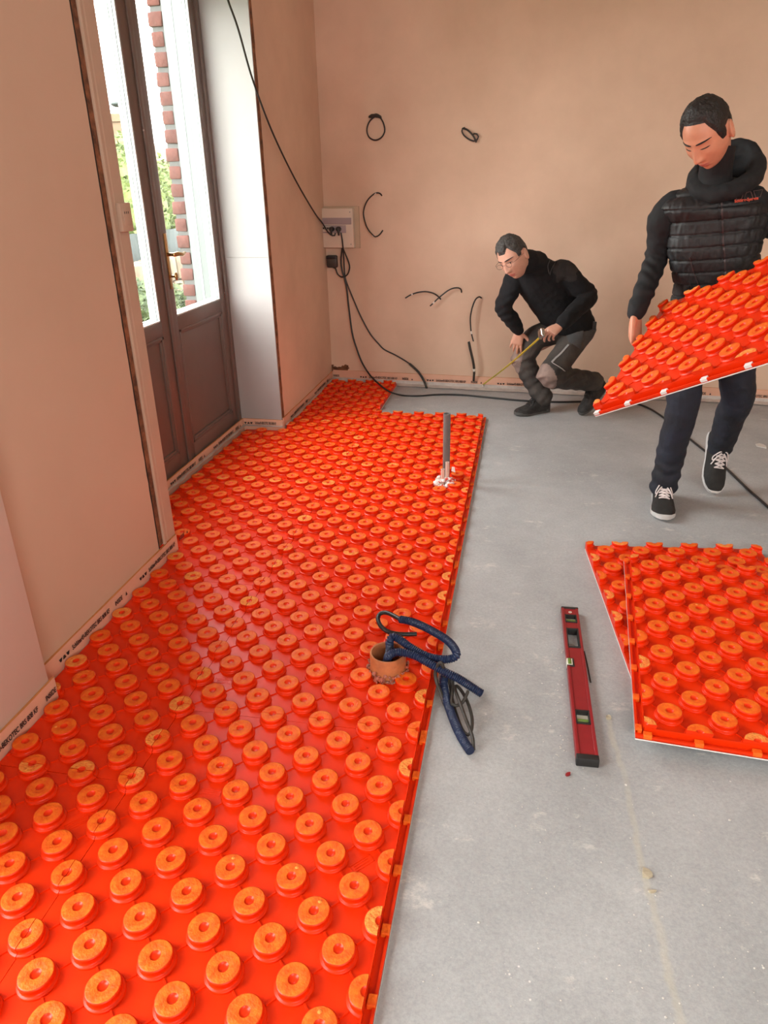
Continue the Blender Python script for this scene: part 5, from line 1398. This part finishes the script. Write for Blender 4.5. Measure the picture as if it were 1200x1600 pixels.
hc_ = V((0.783, 3.372, 0))
def hring(rw, rd, zf, zb_, n=28):
    return [hc_ + sA * (rw * math.sin(2 * PI * k / n)) + fA * (rd * math.cos(2 * PI * k / n)) + V((0, 0, (zf + zb_) / 2 + (zf - zb_) / 2 * math.cos(2 * PI * k / n) + 0.026 * math.sin(2 * PI * k / n))) for k in range(n)]
mb.tube(hring(0.108, 0.108, 1.482, 1.655), 0.023, 14, closed=True)
mb.tube(hring(0.114, 0.108, 1.476, 1.615), 0.034, 14, closed=True)
mb.tube(hring(0.112, 0.096, 1.478, 1.560), 0.036, 14, closed=True)
def w_hood(p, n): return 0.005 * noise.noise(p * 18) + 0.003 * noise.noise(p * 40)
hood, bvHd = remesh(mb, 0.006, 'hood', [JERSEY], manA, w_hood, smooth=3)
mb = MB().loft([(nk + V((0, 0.0, -0.06)), .095, .090, sA, -fA), (nk + V((-.01, -0.02, 0.0)), .072, .078, sA, -fA), (nk + V((-.02, -0.030, 0.045)), .064, .070, sA, -fA), (hd(0, 0.042, -0.088), .060, .064, sA, -fA)], n=24)
mb.build('shirt_collar', JERSEY, manA)
# quilted vest
VEST_P = 0.052
def w_vest(p, n):
    t = ((p.z - 0.10 * (p.x - 0.8)) / VEST_P) % 1.0
    front = 1.0
    seam = -0.0060 * math.exp(-((t - 0.5) / 0.060) ** 2)
    puff = 0.0026 * abs(math.sin(PI * (t - 0.5))) ** 0.6
    rip = 0.0034 * noise.noise(V((p.x * 46, p.y * 46, p.z * 16))) + 0.0022 * noise.noise(V((p.x * 90, p.y * 90, p.z * 26)))
    top = 1 - sstep(1.47, 1.52, p.z)
    return (seam + puff) * top + rip
mb = MB()
mb.loft([(A['waist'] - V((0, 0, .075)), .176, .128, sA, -fA, 2.3), (A['waist'], .172, .124, sA, -fA, 2.3), (A['chest'] - V((0, 0, .08)), .186, .130, sA, -fA, 2.4), (A['chest'] + V((0, 0, .02)), .200, .132, sA, -fA, 2.5),
         (A['neck'] - V((0.002, -.008, .085)), .206, .118, sA, -fA, 2.6), (A['neck'] - V((0, -.02, .035)), .168, .094, sA, -fA, 2.4), (A['neck'] + V((0, .02, .0)), .110, .078, sA, -fA), (A['neck'] + V((0, .02, .03)), .085, .068, sA, -fA)], n=36, sub=6)
vest, bvV = remesh(mb, 0.0050, 'quilted_vest', [NYLON], manA, w_vest, smooth=3)
strip_on(bvV, [(1126, 296), (1128, 330), (1130, 370), (1133, 425), (1134, 450)], 0.0035, 0.003, 'zip', ZIPM, vest)
strip_on(bvV, [(1121, 298), (1123, 330), (1125.5, 370), (1128, 425), (1129, 450)], 0.0016, 0.004, 'zip_piping', NYLON, vest)
p, n = hit(bvV, 1123, 300, 0.008)
if p: MB().tube([p, p + V((-0.012, -0.006, -0.020)), p + V((-0.022, -0.006, -0.036))], [.0035, .0030, .0034], 8, step=0.004, ends=True).build('zip_puller', ZIPM, vest)
p, n = hit(bvV, 1147, 317, 0.0)
if p:
    n = (fA + V((0.05, 0, 0.1))).normalized(); rt = V((0, 0, 1)).cross(n).normalized(); rt = (rt * 0.96 + V((0, 0, 0.13))).normalized()
    up = n.cross(rt)
    pp_ = p + n * 0.014
    put_text('Schlüter-Systems', 0.0155, pp_, rt, up, vest, name='embroidered_text', m=LOGO, squash=0.80)
    for k in range(3):
        c = pp_ + rt * (0.016 + 0.034 * k) + up * 0.008; sg = -1 if k == 1 else 1; w_, h_ = 0.016, 0.016
        q = [c - rt * w_ + up * (h_ * sg), c + rt * w_ + up * (h_ * sg), c + rt * w_ * .5 - up * (h_ * sg * .6), c - rt * w_ * .5 - up * (h_ * sg * .6)]
        q = [a + up * h_ * 0.6 if sg > 0 else a + up * h_ * 0.9 for a in q]
        MB().tube(q, 0.0009, 6, closed=True).build('embroidered_outline', LOGOG, vest)
for q in ([(1078, 440), (1081, 452), (1086, 462)], [(1074, 452), (1080, 446), (1090, 452)]):
    P = [hit(bvV, x, y, 0.008)[0] for x, y in q]
    if all(P): MB().tube(P, 0.003, 8, step=0.006).build('draw_cord', JERSEY, vest)
strip_on(bvV, [(1078, 402), (1084, 425), (1092, 445)], 0.0022, 0.003, 'pocket_zip', ZIPM, vest)

# ------------------------------------------------------------------ the squatting man
B = dict(neck=ony(836, 408, 4.90), chest=ony(853, 442, 4.99), waist=ony(876, 482, 5.08), pelvis=ony(892, 510, 5.13))
sB = V((0.90, 0.28, 0.10)).normalized()                      # his left
axB = (B['neck'] - B['pelvis']).normalized(); fB = sB.cross(axB).normalized()
if fB.y > 0: fB = -fB
TH_B = head_pose(802, 402, 4.74, math.radians(30), math.radians(31), math.radians(14), 1.08)
hb = lambda x, y, z: TH_B @ V((x, y, z))
shRb = ony(806, 432, 4.90); elRb = ony(787, 480, 4.86); wrRb = ony(811, 517, 4.95)
shLb = ony(882, 424, 4.93); elLb = ony(919, 464, 4.93); wrLb = ony(876, 509, 4.66)
hipRb = B['pelvis'] - sB * 0.09 + V((0, 0, -.02)); hipLb = B['pelvis'] + sB * 0.09 + V((0, -0.03, -.03))
knRb = ony(815, 560, 5.08); knLb = ony(856, 588, 4.82)
tRb = frame_T(onz(807, 650, 0.0) + V((0.150, 0.105, 0)) , (-0.82, -0.57, 0.0), (0, 0, 1)); anRb = tRb @ V((0, -0.02, 0.13))
fLb = V((-0.55, -0.50, -0.62)).normalized(); tLb = frame_T(onz(909, 650, 0.0) - fLb * 0.19 + V((0, 0.02, 0.0)), fLb, V((-0.30, -0.35, 0.8))); anLb = tLb @ V((0, -0.02, 0.13))
mb = MB(); head_mb(mb, TH_B, age=1.0)
limb(mb, [B['neck'] - axB * 0.04, B['neck'].lerp(hb(0, 0.03, -0.06), 0.5), hb(0, 0.042, -0.055)], [0.064, 0.058, 0.054])
mb.loft([(B['pelvis'] - axB * .05, .13, .09, sB, -fB), (B['pelvis'], .14, .10, sB, -fB), (B['waist'], .13, .09, sB, -fB), (B['chest'], .15, .105, sB, -fB), (B['neck'] - axB * .05, .13, .08, sB, -fB), (B['neck'], .06, .06, sB, -fB)], n=24)
limb(mb, [shRb, elRb, wrRb], [.046, .036, .026]); limb(mb, [shLb, elLb, wrLb], [.046, .036, .026])
limb(mb, [hipRb, knRb, anRb], [.068, .050, .036]); limb(mb, [hipLb, knLb, anLb], [.068, .050, .036])
limb(mb, [anRb, tRb @ V((0, .06, .036)), tRb @ V((0, .12, .030))], [.028, .020, .012]); limb(mb, [anLb, tLb @ V((0, .06, .036)), tLb @ V((0, .12, .030))], [.028, .020, .012])
tip = ony(802, 562, 4.97)
hand(mb, wrRb, (tip - wrRb) + V((0, 0.02, 0)), V((-0.05, -0.9, 0.35)), -1, [(0.15, 0.25, 0.2), (0.15, 0.25, 0.2), (0.15, 0.3, 0.2), (0.2, 0.3, 0.2)], spread=0.22, thumb=(0.85, 0.45, 0.2))
grip = ony(849, 533, 4.55)
hand(mb, wrLb, (grip - wrLb) + V((0, 0, 0.03)), V((-0.2, -0.75, 0.65)), 1, [(0.55, 0.6, 0.3), (0.75, 0.7, 0.4), (0.9, 0.9, 0.5), (1.0, 0.9, 0.5)], thumb=(0.35, 0.85, 0.65))
manB, bvB = remesh(mb, 0.0034, 'person', [SKIN2, LIPS, HAIRG, EYEW], smooth=2)
tag(manB, 'man in black fleece squatting by the back wall with a tape measure', 'person')
face_slots(manB, TH_B); face_lines(bvB, TH_B, manB, 0.0095, 0.0016, True)
def hl_B(a, el):
    z = math.sin(el); aa = abs(a)
    front = 0.52 + 0.22 * math.exp(-((aa - 0.62) / 0.22) ** 2) - 0.05 * aa
    if aa > 0.85: front = 0.55 - 0.9 * (aa - 0.85)
    if 1.12 < aa < 1.45: front = 0.10
    if 1.45 <= aa < 1.85: front = 0.24
    if aa >= 1.85: front = max(-0.55, 0.12 - 1.2 * (aa - 1.85))
    return z - front
hair_obj(TH_B, manB, HAIRG, 'hair', hl_B, lambda a, el: 0.007 + 0.007 * sstep(0.3, 0.9, math.sin(el)), age=1.0, seed=5)
gm = MB()
for s in (-1, 1):
    ring = [hb(s * (0.033 + 0.021 * math.cos(a)), -0.104 - 0.002 * math.cos(a), 0.004 + 0.014 * math.sin(a)) for a in [2 * PI * k / 18 for k in range(18)]]
    gm.tube(ring, 0.0010, 6, closed=True)
    gm.tube([hb(s * 0.054, -0.102, 0.010), hb(s * 0.072, -0.085, 0.010), hb(s * 0.079, -0.03, 0.010), hb(s * 0.081, 0.006, 0.008)], 0.0011, 6, step=0.01)
gm.tube([hb(-0.012, -0.108, 0.008), hb(0, -0.112, 0.011), hb(0.012, -0.108, 0.008)], 0.0010, 6, step=0.004)
gm.build('glasses', BLACKPL, manB)
def w_work(p, n):
    return 0.0045 * noise.noise(V((p.x * 10, p.y * 10, p.z * 18))) + 0.002 * noise.noise(p * 30) + 0.0028 * math.sin(p.z * 90 - p.x * 60 + 4 * noise.noise(p * 7)) * (1 - sstep(0.38, 0.5, p.z))
mb = MB()
mb.loft([(B['pelvis'] - axB * .08, .115, .100, sB, -fB), (B['pelvis'], .150, .120, sB, -fB), (B['pelvis'] + axB * .09, .150, .115, sB, -fB)], n=24)
def leg(h, k, a, ext, lift=0.0):
    limb(mb, [h, h.lerp(k, .5) + V((-lift * 0.5, -lift, lift)), k - (k - h).normalized() * 0.02, k, k.lerp(a, .12), k.lerp(a, .45), k.lerp(a, .8), a + (a - k).normalized() * ext], [.088, .086, .082, .080, .079, .075, .070, .072])
leg(hipRb, knRb, anRb, 0.02, 0.06); leg(hipLb, knLb, anLb, 0.0)
pants, bvP = remesh(mb, 0.0062, 'work_trousers', [WORKPANT, WORKPAD, GREYFAB], manB, w_work, smooth=3)
off = wloc(pants)
for p in pants.data.polygons:
    q = p.center + off
    for kn, hp2, an2 in ((knRb, hipRb, anRb), (knLb, hipLb, anLb)):
        if (q - kn).length < 0.115 and (q - kn).dot((hp2 + an2) * 0.5 - kn) < 0.0: p.material_index = 1
    if (q - hipLb).length < 0.16 and (q - knLb).length > 0.24: p.material_index = 2
shoe(tRb, manB, BOOT, SOLEG, BLACKRUB, boot=True, name='work_shoe'); shoe(tLb, manB, BOOT, SOLEG, BLACKRUB, boot=True, name='work_shoe')
# cargo pocket with pale piping, pad seams
def patch(bvh, corners, off, th, name, m, parent, nn=8):
    mb = MB(); R = []; c = [V((x, y, 0)) for x, y in corners]; rows = []
    for i in range(nn + 1):
        row = []
        for j in range(nn + 1):
            a = c[0].lerp(c[1], j / nn); b = c[3].lerp(c[2], j / nn); s = a.lerp(b, i / nn)
            p, n = hit(bvh, s.x, s.y); 
            if p is None: return None
            row.append((p, n))
        rows.append(row)
    vs = []; fs = []; N = nn + 1
    for row in rows: vs += [p + n * off for p, n in row]
    for row in rows: vs += [p + n * (off + th) for p, n in row]
    q = N * N
    for i in range(nn):
        for j in range(nn):
            a = i * N + j; fs += [(a, a + N, a + N + 1, a + 1), (q + a, q + a + 1, q + a + N + 1, q + a + N)]
    for j in range(nn):
        fs += [(j, j + 1, q + j + 1, q + j), (nn * N + j + 1, nn * N + j, q + nn * N + j, q + nn * N + j + 1)]
        fs += [((j + 1) * N, j * N, q + j * N, q + (j + 1) * N), (j * N + nn, (j + 1) * N + nn, q + (j + 1) * N + nn, q + j * N + nn)]
    mb.add(vs, fs); return mb.build(name, m, parent, angle=50)
pk = patch(bvP, [(889, 540), (901, 556), (884, 578), (863, 566)], -0.002, 0.012, 'cargo_pocket', WORKPANT, pants)
for q, nm in (([(888, 540), (878, 551), (862, 567)], 'reflective_piping'), ([(862, 567), (872, 574), (881, 579)], 'reflective_piping')):
    strip_on(bvP, q, 0.006 if q[0][0] == 888 else 0.003, 0.013, nm, REFLECT, pants)
pt_ = patch(bvP, [(881, 513), (912, 513), (906, 545), (888, 534)], 0.0, 0.006, 'hip_pocket', GREYFAB, pants)
strip_on(bvP, [(829, 490), (838, 496), (850, 501)], 0.0035, 0.004, 'reflective_piping', REFLECT, pants)
# fleece pullover
def w_fl(p, n):
    arm = min((p - elRb).length, (p - elLb).length)
    return 0.006 * noise.noise(p * 11) + 0.003 * noise.noise(p * 30) + 0.0028 * math.sin((p.z - 0.5 * p.x) * 120 + 4 * noise.noise(p * 8)) * sstep(0.22, 0.05, arm)
mb = MB()
mb.loft([(B['pelvis'] + axB * .00, .170, .136, sB, -fB, 2.2), (B['pelvis'] + axB * .06, .184, .142, sB, -fB, 2.2), (B['waist'], .194, .142, sB, -fB, 2.2), (B['chest'], .205, .145, sB, -fB, 2.3), (B['chest'].lerp(B['neck'], .55), .185, .120, sB, -fB, 2.3), (B['neck'] - axB * .035, .130, .095, sB, -fB), (B['neck'] + axB * .01, .088, .080, sB, -fB)], n=30, sub=5)
limb(mb, [shRb + sB * 0.04, shRb, shRb.lerp(elRb, .5), elRb, elRb.lerp(wrRb, .5), wrRb.lerp(elRb, 0.14), wrRb.lerp(elRb, .03)], [.072, .072, .064, .058, .052, .046, .040])
limb(mb, [shLb - sB * 0.04, shLb, shLb.lerp(elLb, .5), elLb, elLb.lerp(wrLb, .5), wrLb.lerp(elLb, 0.14), wrLb.lerp(elLb, .04)], [.076, .076, .068, .062, .054, .048, .042])
limb(mb, [B['neck'] - axB * 0.02, B['neck'].lerp(hb(0, 0.05, -0.07), 0.45), B['neck'].lerp(hb(0, 0.06, -0.07), 0.8)], [.080, .076, .070])
fleece, bvF = remesh(mb, 0.0062, 'fleece_pullover', [FLEECE, DUSTYSH], manB, w_fl, smooth=3)
off = wloc(fleece); dc = hit(bvF, 885, 421)[0]
if dc:
    for p in fleece.data.polygons:
        q = p.center + off
        if (q - dc).length < 0.085 + 0.03 * noise.noise(q * 25): p.material_index = 1
strip_on(bvF, [(862, 402), (856, 415), (858, 428)], 0.002, 0.003, 'shoulder_seam', GREYFAB, fleece)
strip_on(bvF, [(868, 410), (862, 420), (859, 430)], 0.0015, 0.003, 'shoulder_seam', GREYFAB, fleece)
MB().bevbox((-0.012, -0.008, -0.028), (0.012, 0.008, 0.028), 0.003, 0, Matrix.Translation(ony(929, 509, 5.02))).build('belt_clip', BLACKPL, manB)

# tape measure in his left hand, blade pulled out to the wall foot
te = onb(755.5, 601, 0.012); ts = ony(850, 533.5, 4.52)
d = (te - ts).normalized(); upv = (V((0, 0, 1)) - d * d.z).normalized(); sd_ = d.cross(upv)
tc_ = ony(846, 521, 4.56)
T = Matrix((d, sd_, upv)).transposed().to_4x4(); T.translation = tc_
mb = MB().bevbox((-0.032, -0.014, -0.028), (0.030, 0.014, 0.030), 0.010, 0, T, seg=3)
tm = mb.build('tape_measure', CHROME); tag(tm, 'tape measure with yellow blade pulled out to the wall foot', 'tape measure')
R = []
st = T @ V((0.026, 0, -0.020)); n_ = 40
for i in range(n_ + 1):
    q = st.lerp(te, i / n_) + V((0, 0, -0.012 * math.sin(PI * i / n_)))
    R.append([q + sd_ * x * 0.0095 + upv * (0.0022 * x * x + z) for x, z in ((-1, 0), (-.5, 0), (0, 0), (.5, 0), (1, 0), (1, .0012), (.5, .0012), (0, .0012), (-.5, .0012), (-1, .0012))])
bl = MB().rings(R).build('blade', YELLOW, tm, angle=60)
MB().bevbox((-0.002, -0.010, -0.014), (0.003, 0.010, 0.003), 0.001, 0, Matrix((d, sd_, upv)).transposed().to_4x4().__class__(Matrix.Translation(te) @ T.to_3x3().to_4x4())).build('end_hook', STEEL, bl)
bpy.context.view_layer.update()
